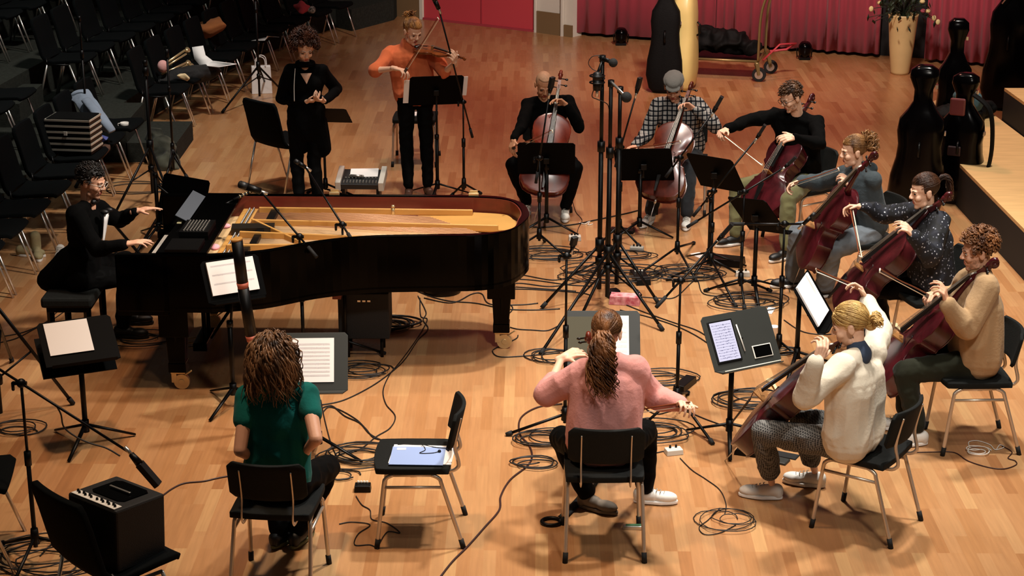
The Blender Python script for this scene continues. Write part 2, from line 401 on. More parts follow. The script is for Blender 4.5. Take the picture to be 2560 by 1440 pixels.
# iron plate: web at the front, bars fanning to the tail, hitch rim along the curve
def lerp(a,c,t): return tuple(a[i]+(c[i]-a[i])*t for i in range(len(a)))
b=B()
b.prism([(.60,.07),(.78,.07),(.82,.5),(.86,1.0),(.80,1.5),(.60,1.5)],.845,.86)
pl=obj('tuning_plate',b,m_gold,piano,bev=.004)
b=B(); ring_pts=outline(.085); 
inner=outline(.17)
n=len(ring_pts); vs=[(x,y,.83) for x,y in ring_pts]+[(x,y,.85) for x,y in ring_pts]+[(x,y,.85) for x,y in inner]+[(x,y,.83) for x,y in inner]
fs=[]
for i in range(2,n-2):
    for k in range(3): fs.append((k*n+i,k*n+i+1,(k+1)*n+i+1,(k+1)*n+i))
    fs.append((3*n+i,3*n+i+1,i+1,i))
b.add(vs,fs); b.prism([(2.2,1.05),(2.62,.98),(2.64,1.2),(2.55,1.36),(2.2,1.40),(1.9,1.36),(1.95,1.2)],.835,.855)
obj('plate_edge',b,m_gold,piano,bev=.003)
bars=[((.62,.10),(1.12,.28)),((.66,.40),(1.48,.50)),((.70,.72),(2.12,.62)),((.74,1.02),(2.5,.98)),((.74,1.04),(1.30,.36)),((.74,1.34),(2.3,1.38))]
for a,c in bars[:]:
    b=B(); a3=V((a[0],a[1],.895)); c3=V((c[0],c[1],.875)); x=(c3-a3).normalized(); y=V((-x.y,x.x,0)).normalized(); z=x.cross(y)
    L=(c3-a3).length; T=TM((a3+c3)/2,x,y,z)
    b.box((0,0,0),(L,.020,.045)); b.v=[tuple(T@V(v)) for v in b.v]; obj('plate_bar',b,m_gold,piano,bev=.006)
# strings
b=B(); bc=B()
for i in range(64):
    t=i/63; y0=.09+t*.92; 
    ex=float(np.interp(t,[0,.25,.5,.75,1],[.98,1.25,1.55,2.0,2.42])); ey=float(np.interp(t,[0,.25,.5,.75,1],[.16,.40,.56,.60,.70]))
    b.tube([(.72,y0,.868),(ex,ey,.868)],.0016,4)
for i in range(22):
    t=i/21; bc.tube([(.72,1.06+t*.36,.876),(2.0+.45*(1-t),.78+t*.48,.874)],.003,4)
s=obj('treble_strings',b,m_str,piano); s['kind']='stuff'
s=obj('bass_strings',bc,m_cop,piano)
b=B()
for i in range(70):
    t=i/69; b.cyl((.66,.10+t*1.34,.86),(.655,.10+t*1.34,.885),.004,n=5)
    b.cyl((.69,.11+t*1.34,.86),(.685,.11+t*1.34,.885),.004,n=5)
s=obj('tuning_pins',b,mat('steel','#8a8a8a',.3,.9),piano); s['kind']='stuff'
b=B(); b.tube(spl([(1.15,.30,.885),(1.5,.50,.885),(1.9,.58,.885),(2.3,.66,.885)],6),.012,6,.6); b.tube(spl([(1.0,.2,.885),(1.25,.36,.885)],4),.010,6,.6); obj('felt_strip',b,m_felt,piano)
b=B(); b.box((.80,.3,.885),(.05,.36,.03)); b.box((.83,.70,.885),(.05,.40,.03)); b.box((.86,1.22,.885),(.06,.36,.035)); obj('dampers',b,m_bk,piano,bev=.004)
for k in (-.12,.02,.15):
    pass
for c_,r_ in (((.56,.9,.90),(.05,.035,.02)),((.58,.42,.89),(.035,.05,.02))): b=B(); b.sph(c_,r_); obj('pink_felt',b,mat('pink felt','#e79aa0',.9),piano)
# hinges, lid hook, legs, lyre
for x in (1.27,2.30):
    b=B(); b.box((x,1.545,1.008),(.075,.035,.018)); b.box((x,1.56,1.02),(.06,.006,.03)); b.box((x,1.565,.985),(.07,.006,.04)); b.cyl((x-.03,1.55,1.012),(x+.03,1.55,1.012),.006); obj('hinge',b,m_brass,piano,bev=.002)
b=B(); b.cyl((1.72,1.35,.86),(1.72,1.35,.92),.012); b.cyl((1.72,1.35,.92),(1.72,1.35,.935),.016,.010); obj('lid_hook',b,m_brass,piano)
def pleg(x,y,flip=0):
    b=B(); b.box((x,y,.50),(.20,.20,.20),None,1.0); b.cyl((x,y,.42),(x,y,.17),.075,.055,n=4,smooth=False); b.box((x,y,.165),(.12,.12,.07)); b.box((x,y,.32),(.11,.11,.26),None,1.25)
    l=obj('leg',b,m_lac,piano,bev=.006)
    b=B(); b.cyl((x+.02,y-.03,.055),(x+.02,y+.0,.055),.055,n=20); b.cyl((x+.02,y-.035,.055),(x+.02,y-.03,.055),.02,n=14); c=obj('castor',b,m_brass,l,bev=.003)
    b=B(); b.box((x-.03,y,.10),(.035,.07,.10)); b.box((x,y,.13),(.10,.08,.03)); b.tube([(x+.05,y-.04,.11),(x+.10,y-.06,.15)],.006); obj('castor_bracket',b,m_brass,l,bev=.003)
pleg(.34,.16); pleg(.34,1.40); pleg(2.52,1.02)
b=B(); 
for y in (.70,.86): b.cyl((.42,y,.60),(.42,y,.16),.016)
b.box((.40,.78,.13),(.10,.34,.06)); b.tube([(.46,.72,.16),(.75,.72,.58)],.010); b.tube([(.46,.84,.16),(.75,.84,.58)],.010); ly=obj('pedal_lyre',b,m_lac,piano,bev=.004)
for y in (.68,.78,.88):
    b=B(); b.tube([(.36,y,.11),(.27,y,.10),(.20,y,.085)],[.012,.013,.016],8,.5); obj('pedal',b,m_brass,ly)
b=B(); b.box((.9,.78,.58),(1.2,.06,.06)); b.box((1.4,.8,.58),(.06,.7,.06)); b.box((2.0,.95,.58),(.06,.6,.06)); obj('underside_beam',b,m_rimin,piano)
for o_ in list(piano.children):
    if o_.name.split('.')[0] in ('soundboard','tuning_plate','plate_edge','plate_bar','treble_strings','bass_strings','tuning_pins','felt_strip','dampers','pink_felt','lid_hook'): o_.data.transform(Mx.Translation((0,0,.04)))
# music desk folded and small mixing gear laid on the plate front
# ---------------- people ----------------
def skinmat(name,col,lip='#a34f46'):
    return [mat(name,col,.5,0,.08,12,.05,60,.35), mat(name+' lips',lip,.4), mat(name+' stubble',col,.7,0,.1,60,0,60,.2,'#96705a')]
m_eye=mat('eye white','#e9e2d8',.25); m_iris=mat('dark iris','#20140d',.2); 
def headmat(c,look,up=V((0,0,1))):
    f=look.normalized(); r=f.cross(up).normalized(); u=r.cross(f); return TM(c,r,f,u)   # x right, y forward, z up
def add_head(b,T,s=1.0,fem=False,open_mouth=0):
    def S(c,r): 
        T3=T.to_3x3(); b.sph(T@(V(c)*s),tuple(x*s for x in r),T3,16)
    def K(a,c,r,r2=None): b.cap(T@(V(a)*s),T@(V(c)*s),r*s,(r2 or r)*s,10)
    j=.9 if fem else 1.0
    S((0,-.012,.035),(.074,.094,.084)); S((0,.022,-.015),(.062*j,.066,.088)); S((0,.030,-.060),(.050*j,.052,.050))
    S((0,.064,-.098),(.022*j,.022,.020)); K((-.040*j,.02,-.080),(0,.058,-.094),.020); K((.040*j,.02,-.080),(0,.058,-.094),.020)
    S((.036,.058,-.028),(.022,.026,.024)); S((-.036,.058,-.028),(.022,.026,.024))
    K((-.038,.072,.022),(-.012,.082,.020),.010); K((.038,.072,.022),(.012,.082,.020),.010)
    K((0,.078,.020),(0,.103,-.020),.008,.011); S((-.011,.096,-.026),(.008,.010,.008)); S((.011,.096,-.026),(.008,.010,.008)); S((0,.104,-.024),(.009,.010,.009))
    K((-.018,.080,-.053),(.018,.080,-.053),.008); K((-.015,.079,-.066-open_mouth*.5),(.015,.079,-.066-open_mouth*.5),.008); S((0,.070,-.060),(.026,.022,.022))
    for q in (-1,1):
        S((q*.075,-.008,-.008),(.010,.020,.031)); S((q*.080,-.014,.008),(.007,.014,.016)); S((q*.031,.070,.004),(.016,.012,.012))
def face_post(T,s,stub=False):
    Ti=T.inverted()
    def f(me,base):
        for p in me.polygons:
            c=Ti@(p.center+base)/s
            if abs(c.x)<.020 and -.072<c.z<-.049 and c.y>.078 and (abs(c.x)<.013 or -.066<c.z<-.055): p.material_index=1
            elif stub and c.y>.005 and c.z<-.035 and c.z>-.13 and (abs(c.x)>.024 or c.z<-.074 or -.046<c.z) and c.length<.16 and not(c.z>-.05 and abs(c.x)<.05 and not(abs(c.x)<.026 and c.z<-.040)): p.material_index=2
    return f
def eyes(T,s,par,brow,down=.0,closed=False):
    T3=T.to_3x3()
    for q in (-1,1):
        b=B(); c=V((q*.031,.0785,.004))*s
        b.sph(T@c,(.0130*s,.006*s,(.0052 if closed else .0070)*s),T3,12); e=obj('eye',b,m_iris if closed else m_eye,par,True)
        if not closed:
            b=B(); b.sph(T@(c+V((q*.001,.0042,-.001-down))*s),(.0062*s,.0025*s,.0060*s),T3,10); obj('iris',b,m_iris,e,True)
        b=B(); b.tube([T@(V((q*x,y,z))*s) for x,y,z in ((.014,.088,.0225),(.028,.0865,.0275),(.046,.074,.0225))],[.0035*s,.0045*s,.002*s],6,.6); obj('eyebrow',b,brow,par,True)
        b=B(); b.tube([T@(V((q*x,y,z))*s) for x,y,z in ((.018,.0805,.009),(.031,.0855,.0125),(.045,.077,.009))],.0018*s,5); obj('eyelash',b,m_iris,par,True)
def glasses(T,s,par,m,r=.023):
    b=B()
    for q in (-1,1):
        pts=[T@(V((q*.034+r*math.cos(t),.098,.002+r*.85*math.sin(t)))*s) for t in [i*math.pi/8 for i in range(17)]]
        b.tube(pts,.0022*s,5); b.tube([T@(V(p)*s) for p in ((q*.057,.097,.008),(q*.074,.06,.010),(q*.080,-.005,.006))],.0020*s,5)
    b.tube([T@(V(p)*s) for p in ((-.011,.099,.006),(0,.103,.009),(.011,.099,.006))],.002*s,5)
    obj('glasses',b,m,par,True)
def hand(b,w,d,n,side,curl=(.35,.45,.5,.55),sp=.07,th=(.6,.7,.35),s=1.0,r0=.023):
    d=V(d).normalized(); n=V(n); n=(n-d*n.dot(d)).normalized(); t=d.cross(n)*side
    off=(.031,.0105,-.0105,-.030); kl=(.086,.090,.086,.078)
    L=((.045,.027,.022),(.050,.031,.024),(.046,.029,.023),(.036,.022,.019))
    b.cap(w-d*.02,w+d*.02,r0*s,.024*s)
    for i in range(4):
        k=w+(d*kl[i]+t*off[i])*s; b.cap(w+(t*off[i]*.5+d*.012)*s,k,.0145*s,.0105*s,8)
        p=k; A=0; c=curl[i]
        for j,l in enumerate(L[i]):
            A+=c*(1.0,1.25,.8)[j]; q=(d*math.cos(A)+n*math.sin(A)+t*(off[i]*sp/.03)).normalized(); e=p+q*(l*s)
            b.cap(p,e,(.0092,.0084,.0076)[j]*s,(.0084,.0076,.0066)[j]*s,8); p=e
    b.cap(w+(t*.012+d*.01)*s,w+(t*.030+d*.045)*s,.016*s,.013*s,8)
    p=w+(t*.032+d*.040)*s
    for l,k,r in ((.036,1,.0115),(.028,.6,.0095)):
        q=(d*(th[0]+(1-k)*.4)+t*(th[1]*k)+n*th[2]).normalized(); e=p+q*(l*s); b.cap(p,e,r*s,(r-.0015)*s,8); p=e
def torso_frame(J):
    w=(J['neck']-J['pel']).normalized(); u=(J['shR']-J['shL']).normalized(); f=w.cross(u).normalized(); u=f.cross(w).normalized(); return u,f,w
def add_torso(b,J,k=0.0,bw=1.0,fem=False,long=0,belly=0,neckr=.055,hips=True):
    u,f,w=torso_frame(J); T3=Mx((u,f,w)).transposed(); p=J['pel']; L=(J['neck']-p).length/.50
    hu=(J['hipR']-J['hipL']).normalized(); hf=V((0,0,1)).cross(hu).normalized()*1; TH=Mx((hu,hf,V((0,0,1)))).transposed()
    if hips: b.sph(p+w*.02,((.155+k)*bw*(1.06 if fem else 1),(.115+k),.11+k),TH,18)
    b.sph(p+w*(.17*L)+f*(belly*.5),((.135+k)*bw,(.100+k+belly),.13*L+k),T3,18)
    b.sph(p+w*(.33*L),((.150+k)*bw,(.102+k),.155*L),T3,18)
    b.cap(J['shL']-w*.012,J['shR']-w*.012,.052+k*.8,None,14)
    for s_ in ('shL','shR'):
        b.cap(J['neck']-w*.005-f*.01,J[s_]+w*.005,.042+k*.6,.050+k*.8,12); b.cap(J[s_],p+w*(.30*L)+(J[s_]-J['neck']).normalized()*.08,.055+k,.07+k,12)
    if fem:
        for q in (-1,1): b.sph(p+w*(.33*L)+u*(q*.066)+f*.066,(.066+k*.5,.052+k*.3,.075),T3,12)
    if long: 
        b.sph(p-w*.03,((.165+k)*bw,.125+k,.10+long),T3,18)
def add_arm(b,J,S,k=0.0,r=(.052,.043,.038,.027),end=1.0,start=0.0):
    s_,e,w=J['sh'+S],J['el'+S],J['wr'+S]; 
    if start<1: 
        if end>=0: b.cap(s_+(e-s_)*start,e if end>0 else s_+(e-s_)*.6,r[0]+k,(r[1]+k),12)
    if end>0: 
        q=e+(w-e)*end; b.cap(e,e+(q-e)*.35,r[1]+k,r[2]+k*1.05,12); b.cap(e+(q-e)*.3,q,r[2]+k,r[3]+k*.8,12)
def add_leg(b,J,S,k=0.0,r=(.082,.058,.056,.036),end=1.0):
    h,n,a=J['hip'+S],J['kn'+S],J['an'+S]
    b.cap(h,n,r[0]+k,r[1]+k,14); q=n+(a-n)*end
    b.cap(n,n+(q-n)*.35,r[1]+k,r[2]+k,12); b.cap(n+(q-n)*.3,q,r[2]+k,r[3]+k*1.2,12)
def shoe(par,an,d,m,ms,name='shoe',boot=False,s=1.0,up=V((0,0,1)),lab=None):
    d=V(d); d=(d-up*d.dot(up)).normalized(); g=an-up*.085; x=d.cross(up)
    b=B(); T3=Mx((x,d,up)).transposed()
    b.cap(g-d*.03+up*.055,g+d*.05+up*.045,.040*s,.038*s,12); b.sph(g+d*.12*s+up*.038,(.044*s,.075*s,.034),T3,14); b.sph(g-d*.035+up*.04,(.034*s,.035*s,.042),T3,12)
    if boot: b.cap(g-d*.01+up*.06,g-d*.012+up*.17,.045,.047,12)
    o=vox(name,b,.007,m,par,3)
    for q in o.data.polygons:
        pass
    b=B(); pts=[]
    for i in range(20):
        t=2*math.pi*i/20; pts.append(((.045 if math.sin(t)>0 else .037)*s*math.cos(t),.05*s+(.148 if math.sin(t)>0 else .118)*s*math.sin(t)))
    Tm=TM(g,x,d,up); b.prism(pts,.0,.022,Tm); obj('sole',b,ms,o,True,bev=.006)
    if m is m_wh or name=='sneaker':
        b=B()
        for i in range(5):
            y=.045+i*.022; z=.092-i*.007; b.tube([g+d*y*s+x*(-.022)+up*(z-.006),g+d*(y+.006)*s+up*(z+.001),g+d*y*s+x*.022+up*(z-.006)],.0028,5)
        obj('laces',b,mat('grey laces','#a39d92',.8),o,True)
    if lab: o['label']=lab
    return o
def legs_sit(J,S,kn,an): J['kn'+S]=kn; J['an'+S]=an
def person(lab,J,skin,top,trs,sh,scale=1.0,fem=False,group=None,**k):
    """J holds the joints; skin [mats]; top: dict(m,k,end,..); trs: dict(m,k,end)"""
    g=J.get('ground',0); base=V((J['pel'].x,J['pel'].y,g))
    P=E_('person',lab,'person',base,0,group)
    u,f,w=torso_frame(J); hs=k.get('hs',1.0)
    T=headmat(J['head'],J['look'],J.get('hup',V((0,0,1))))
    b=B(); add_head(b,T,hs,fem,k.get('open',0)); b.cap(J['neck']-w*.03,T@V((0,-.022,-.045)),.054 if not fem else .046,.050 if not fem else .044,14)
    add_torso(b,J,-.014,k.get('bw',1)*.95,False)
    for S in 'LR':
        add_arm(b,J,S,-.004 if not fem else -.008)
        side=1 if S=='R' else -1; h=k.get('hand'+S)
        if h: hand(b,J['wr'+S],h[0],h[1],side,*h[2:])
        add_leg(b,J,S,-.014)
        if k.get('barefoot'): pass
    body=vox('body',b,.0046,skin,P,3,face_post(T,hs,k.get('stub')))
    eyes(T,hs,P,k.get('brow') or m_iris,k.get('down',.002),k.get('closed',False))
    trs.setdefault('x',0)
    # top garment
    b=B(); tk=top.get('k',.014); add_torso(b,J,tk,k.get('bw',1),fem,top.get('long',0),k.get('belly',0))
    st=top.get('sleeve',1.0)
    for S in 'LR':
        if st>=.99 or st>0: add_arm(b,J,S,tk+top.get('ak',0),end=top.get('end'+S) or (st if st<1 else .97))
        else: s_,e=J['sh'+S],J['el'+S]; b.cap(s_,s_+(e-s_)*(1+st),.050+tk,.048+tk,12)
    if top.get('collar'): b.cap(J['neck']-w*.02,J['neck']+w*top['collar'],.072,.066,14)
    lo=top.get('loose')
    if lo is not None:
        p=J['pel']; bt=top.get('bot',.05)
        for q in (-1,-.35,.35,1): b.cap(p+w*.36+u*(q*.075)*k.get('bw',1),p+w*bt+u*(q*.085)*k.get('bw',1)-f*.01,.100+lo,.100+lo*1.1)
    if 'extra' in top: top['extra'](b,J,u,f,w)
    tp=vox(top.get('n','sweater'),b,.0085,top['m'],P,top.get('it',5),wrinkle(top.get('wr',.012),top.get('ws',8),(1,1,.7),random.random()*9))
    if top.get('lab'): tp['label']=top['lab']
    # trousers
    b=B(); tk=trs.get('k',.010); hu=(J['hipR']-J['hipL']).normalized(); hf=V((0,0,1)).cross(hu); TH=Mx((hu,hf,V((0,0,1)))).transposed()
    b.sph(J['pel']+w*.0,(.160,.122,.115),TH,18); b.cap(J['hipL'],J['hipR'],.088,None,12)
    for S in 'LR': add_leg(b,J,S,tk,end=trs.get('end',.93),r=trs.get('r',(.082,.058,.056,.040)))
    tr=vox(trs.get('n','trousers'),b,.0085,trs['m'],P,5,wrinkle(.008,10,(1,1,1.2),random.random()*9))
    if trs.get('lab'): tr['label']=trs['lab']
    for S in 'LR':
        if sh: 
            q=sh if not isinstance(sh,dict) or S not in sh else sh[S]
            shoe(P,J['an'+S],J.get('ft'+S,J['kn'+S]-J['hip'+S]),q['m'],q.get('ms',q['m']),q.get('n','shoe'),q.get('boot',False))
    return P,T,body
# ---- hair ----
def hairmat(name,a,c): 
    return mat(name,a,.42,0,0,14,.5,90,.4,c,(1,1,.35))
def scalp(T,th,ph,r=(.082,.100,.092),c=(0,-.018,.040)):
    # th: angle round the head (0=right,90=front), ph: elevation
    n=V((math.cos(ph)*math.cos(th),math.cos(ph)*math.sin(th),math.sin(ph)))
    return T@(V((n.x*r[0],n.y*r[1],n.z*r[2]))+V(c)), (T.to_3x3()@n)
def haircap(b,T,r=(.080,.099,.090),c=(0,-.020,.042),low=-.02,n=28,hl=.052):
    # shell of the scalp that leaves the face free
    vs=[];idx={};T3=T
    m=16
    pts=[]
    for i in range(m+1):
        e=math.pi/2-(math.pi*.80)*i/m
        for k in range(n):
            t=2*math.pi*k/n
            lowlim=hl if math.sin(t)>.62 else (-.005 if math.sin(t)>.25 else low-.05*max(0,-math.sin(t)))
            p=V((r[0]*math.cos(e)*math.cos(t),r[1]*math.cos(e)*math.sin(t),r[2]*math.sin(e)))+V(c)
            pts.append((p,p.z>=lowlim))
    fs=[]
    for i in range(m):
        for k in range(n):
            a,b2,c2,d=i*n+k,(i+1)*n+k,(i+1)*n+(k+1)%n,i*n+(k+1)%n
            if pts[b2][1] and pts[c2][1]: fs.append((a,b2,c2,d))
    N=len(pts); allv=[T@p for p,_ in pts]+[T@(p*.90+V(c)*.10) for p,_ in pts]
    from collections import Counter
    ec=Counter()
    for f in fs:
        for i in range(4): ec[(f[i],f[(i+1)%4])]+=1
    out=list(fs)+[tuple(N+i for i in f[::-1]) for f in fs]
    for (a,c2) in ec:
        if (c2,a) not in ec: out.append((c2,a,N+a,N+c2))
    b.add(allv,out,True)
def lock(b,p,ds,L,r=.008,wv=.01,fr=3,n=10,seed=0,flat=.5):
    # one tapering lock starting at p, following direction list ds, with waves
    rnd=random.Random(seed); q=V(p); pts=[]; ph=rnd.uniform(0,6)
    for i in range(n+1):
        t=i/n; k=t*(len(ds)-1); a=int(min(k,len(ds)-2)) if len(ds)>1 else 0
        d=(ds[a].lerp(ds[a+1],k-a) if len(ds)>1 else ds[0]).normalized(); x,y,z=frame(d)
        pts.append(q+x*(wv*math.sin(fr*6.28*t+ph)*min(1,t*3))+y*(wv*math.cos(fr*6.28*t+ph)*min(1,t*3))); q=q+d*(L/n)
    b.tube(pts,[r*.8,r,r*.9,r*.25],6,flat)
def short_hair(par,T,m,N=170,L=.035,r=.006,up=.3,back=-.6,wv=.003,hl=.052,low=-.03,curl=0,seed=1,side=0,rr=(.079,.097,.088)):
    b=B(); haircap(b,T,rr,(0,-.020,.042),low,hl=hl); rnd=random.Random(seed); T3=T.to_3x3(); k=0
    while k<N:
        t=rnd.uniform(0,2*math.pi); e=math.asin(rnd.uniform(-.75,1)); p,n=scalp(T,t,e,rr,(0,-.020,.042)); l=T.inverted()@p
        lim=hl if math.sin(t)>.55 else (0.0 if math.sin(t)>.25 else low-.045*max(0,-math.sin(t)))
        if l.z<lim: continue
        q0=1.0 if curl else .4
        d0=(n*q0+T3@V((side*.6,back*.6,up))).normalized(); d1=(n*(.35 if curl else .05)+T3@V((side,back,-.35+up))).normalized()
        if curl: lock(b,p-n*.004,[d0,d0],L,r,curl,rnd.uniform(.8,1.5),9,rnd.random(),.8)
        else: lock(b,p-n*.004,[d0,d1],L*rnd.uniform(.7,1.2),r,wv,1,5,rnd.random())
        k+=1
    return obj('hair',b,m,par,True)
def combed_hair(par,T,m,tail,N=90,seed=2,r=.009,hl=.060,rr=(.081,.100,.090),low=-.015):
    # strands swept over the skull towards the gathering point
    b=B(); haircap(b,T,rr,(0,-.020,.042),low,hl=hl); rnd=random.Random(seed); tl=V(tail)
    for k in range(N):
        t=rnd.uniform(-.25,math.pi+.25); e=rnd.uniform(.02,1.3)
        if math.sin(t)>.6: e=max(e,.36)
        pts=[]; n0=V((math.cos(e)*math.cos(t),math.cos(e)*math.sin(t),math.sin(e))); q=(tl-V((0,-.020,.042))).normalized()
        for i in range(9):
            a=n0.lerp(q,i/8); a.normalize(); pts.append(T@(V((a.x*rr[0],a.y*rr[1],a.z*rr[2]))*(1.0+.02*math.sin(k))+V((0,-.020,.042))))
        b.tube(pts,[r*.6,r,r,r*.7],5,.35)
    return b
# ---------------- instruments ----------------
def varnish(name,a,c,rough=.22): 
    return mat(name,a,rough+.05,0,0,3,0,40,.4,c,(4,4,.8),coat=.12)
m_fb=mat('ebony','#070606',.35); m_spr=mat('maple bridge','#9a6a3a',.5); m_stg=mat('wound string','#b9b2a6',.3,.8)
m_pad=mat('black upholstery','#101210',.8,0,.3,60,.15,120,.2); m_chr=mat('bronze chrome tube','#cdbfae',.38,.75); m_steel=mat('polished steel tube','#d8d4cc',.28,.9)
m_paper=mat('white paper','#f3efec',.7); m_ink=mat('printed notes','#dcd8dc',.8); m_desk=mat('dark grey stand desk','#262824',.5,0,.1,8)
m_hairb=mat('bow hair','#efe6cf',.6); m_stick=mat('bow stick','#7a3d20',.35)
def cello(par_label,P0,P1,front,m_b,m_s=None,sc=1.0,name='cello',cat='cello',pin=.28,th=.118,thin=1.0,group=None,nk=.455,pinto=None):
    Lb=.755; Lt=Lb+nk
    z=(P1-P0).normalized(); y=(front-z*front.dot(z)).normalized(); x=y.cross(z)
    t=E_(name,par_label,cat,(P0.x,P0.y,0 if cat=='cello' else P0.z),0,group); T=TM(P0,x*sc,y*sc,z*sc)
    hw=[(0,.0),(.0,.05),(.012,.12),(.04,.175),(.09,.208),(.15,.221),(.21,.215),(.27,.188),(.305,.168),(.318,.172),(.33,.150),(.37,.122),(.41,.118),(.45,.130),(.485,.160),(.497,.158),(.51,.150),(.55,.165),(.60,.172),(.65,.165),(.70,.135),(.735,.085),(.752,.035),(.755,.0)]
    out=[(w,zz) for zz,w in hw]+[(-w,zz) for zz,w in hw[::-1][1:-1]]
    n=len(out); b=B(T); vs=[]
    def ring(s,yy):
        for w,zz in out: vs.append((w*s,yy,.37+(zz-.37)*(1-(1-s)*.85)))
    h=th*thin/2
    for s_,yy in ((.0,h+.026*thin),(.45,h+.024*thin),(.75,h+.015*thin),(.93,h+.005),(.985,h+.004),(1.0,h+.002),(1.0,h-.004),(.965,h-.005),(.965,-h+.005),(1.0,-h+.004),(1.0,-h-.002),(.93,-h-.006),(.6,-h-.018*thin),(.0,-h-.022*thin)): ring(s_,yy)
    m=14; fs=[(i*n+k,i*n+(k+1)%n,(i+1)*n+(k+1)%n,(i+1)*n+k) for i in range(m-1) for k in range(n)]
    b.add(vs,fs,True); body=obj('body',b,m_b,t,True); 
    q=body.modifiers.new('e','EDGE_SPLIT'); q.split_angle=R(50)
    b=B(T); f0=h+.03*thin
    for q in (-1,1):
        b.tube(spl([(q*.045,f0-.004,.44),(q*.062,f0-.005,.43),(q*.060,f0-.006,.40),(q*.080,f0-.009,.35),(q*.100,f0-.013,.31),(q*.104,f0-.014,.285),(q*.085,f0-.010,.28)],4),[.005,.004,.003,.0035,.004,.005,.006],5,.5)
    fo=obj('f_holes',b,m_fb,body,True)
    b=B(T); b.prism([(-.036,f0+.005),(.036,f0+.005),(.028,f0+.085),(-.028,f0+.085)],0,.010,Mx.Translation((0,0,.345))@Mx.Identity(4)); obj('bridge',b,m_spr,t,True)
    b=B(T); b.add([(-.031,f0+.05,.40),(.031,f0+.05,.40),(.014,h+.020,.98),(-.014,h+.020,.98),(-.020,f0+.065,.40),(.020,f0+.065,.40),(.009,h+.034,.98),(-.009,h+.034,.98)],[(0,1,2,3)[::-1],(4,5,6,7),(0,1,5,4),(1,2,6,5),(2,3,7,6),(3,0,4,7)]); obj('fingerboard',b,m_fb,t,True)
    b=B(T); b.add([(-.010,f0+.03,.02),(.010,f0+.03,.02),(.026,f0+.055,.24),(-.026,f0+.055,.24),(-.008,f0+.04,.02),(.008,f0+.04,.02),(.018,f0+.068,.24),(-.018,f0+.068,.24)],[(0,1,2,3)[::-1],(4,5,6,7),(0,1,5,4),(1,2,6,5),(2,3,7,6),(3,0,4,7)]); obj('tailpiece',b,m_fb,t,True)
    for i in range(4):
        k=(i-1.5); b=B(T); b.tube([(k*.010,f0+.060,.24),(k*.016,f0+.088,.35),(k*.006,h+.037,.98),(k*.004,h+.01,1.03)],.0016*(1.0 if sc>.8 else 1.6),4); obj('string',b,m_stg,t,True)
    b=B(T); b.tube([(0,h-.03,.74),(0,h-.012,.80),(0,h-.002,.90),(0,h+.004,.985)],[.034,.020,.0155,.015],9,.9,V((1,0,0))); 
    b.box((0,h-.012,1.055),(.030,.034,.14),Mx.Rotation(R(12),4,'X')@Mx.Identity(4),.8)
    sp=[]
    for i in range(30):
        a=i/29*2*math.pi*1.7; rr=.034*(1-i/36); sp.append((0,h-.040-rr*math.cos(a)+.006,1.145+rr*math.sin(a)-.0))
    sp=[(0,h-.016,1.09),(0,h-.010,1.12)]+sp[4:]
    b.tube(sp,[.016,.015,.013,.009,.007],8,1.1); b.cyl((-.022,h-.036,1.145),(.022,h-.036,1.145),.013,n=12); obj('scroll',b,m_s or m_b,t,True)
    for i,(zz,q) in enumerate(((1.01,1),(1.04,-1),(1.07,1),(1.10,-1))):
        b=B(T); b.cyl((0,h-.010,zz),(q*.050,h-.014,zz),.005,n=8); b.sph((q*.062,h-.015,zz),(.014,.007,.012),n=10); obj('peg',b,m_fb,t,True)
    if cat=='cello':
        e=T@V((0,0,0)); q=pinto if pinto is not None else (e-z*pin)
        b=B(); b.cyl(e,q,.0045,.003); b.cyl(e+(q-e)*.0,e+(q-e)*.12,.013,.010); obj('endpin',b,m_steel,t,True)
    else:
        b=B(T); b.sph((-.07,h+.06,.05),(.10,.03,.055)); obj('chin_rest',b,m_fb,t,True)
    return t,T
def bow(lab,frog,tip,side,L=.71,group=None):
    d=(tip-frog).normalized(); tip=frog+d*L; s=(side-d*side.dot(d)).normalized()
    t=E_('bow',lab,'bow',frog,0,group); b=B(); b.tube(spl([frog-d*.03,frog+d*(L*.3)-s*.0,frog+d*(L*.6)+s*.006,tip],5),[.0055,.0045,.004,.0035],7); obj('stick',b,m_stick,t,True)
    b=B(); b.cap(tip,tip+s*.022,.005,.004,7); obj('tip',b,m_hairb,t,True)
    b=B(); x,y,z=frame(d,s); T=TM(frog+d*.03+s*.012,d,s,d.cross(s)); b.box((0,0,0),(.05,.022,.014)); b.v=[tuple(T@V(v)) for v in b.v]; obj('frog',b,m_fb,t,True,bev=.002)
    b=B(); a=frog+d*.05+s*.020; c=tip+s*.020; w=d.cross(s)*.0045; b.add([a-w,a+w,c+w,c-w,a-w+s*.002,a+w+s*.002,c+w+s*.002,c-w+s*.002],[(0,1,2,3)[::-1],(4,5,6,7),(0,1,5,4),(1,2,6,5),(2,3,7,6),(3,0,4,7)]); obj('bow_hair',b,m_hairb,t,True)
    return t
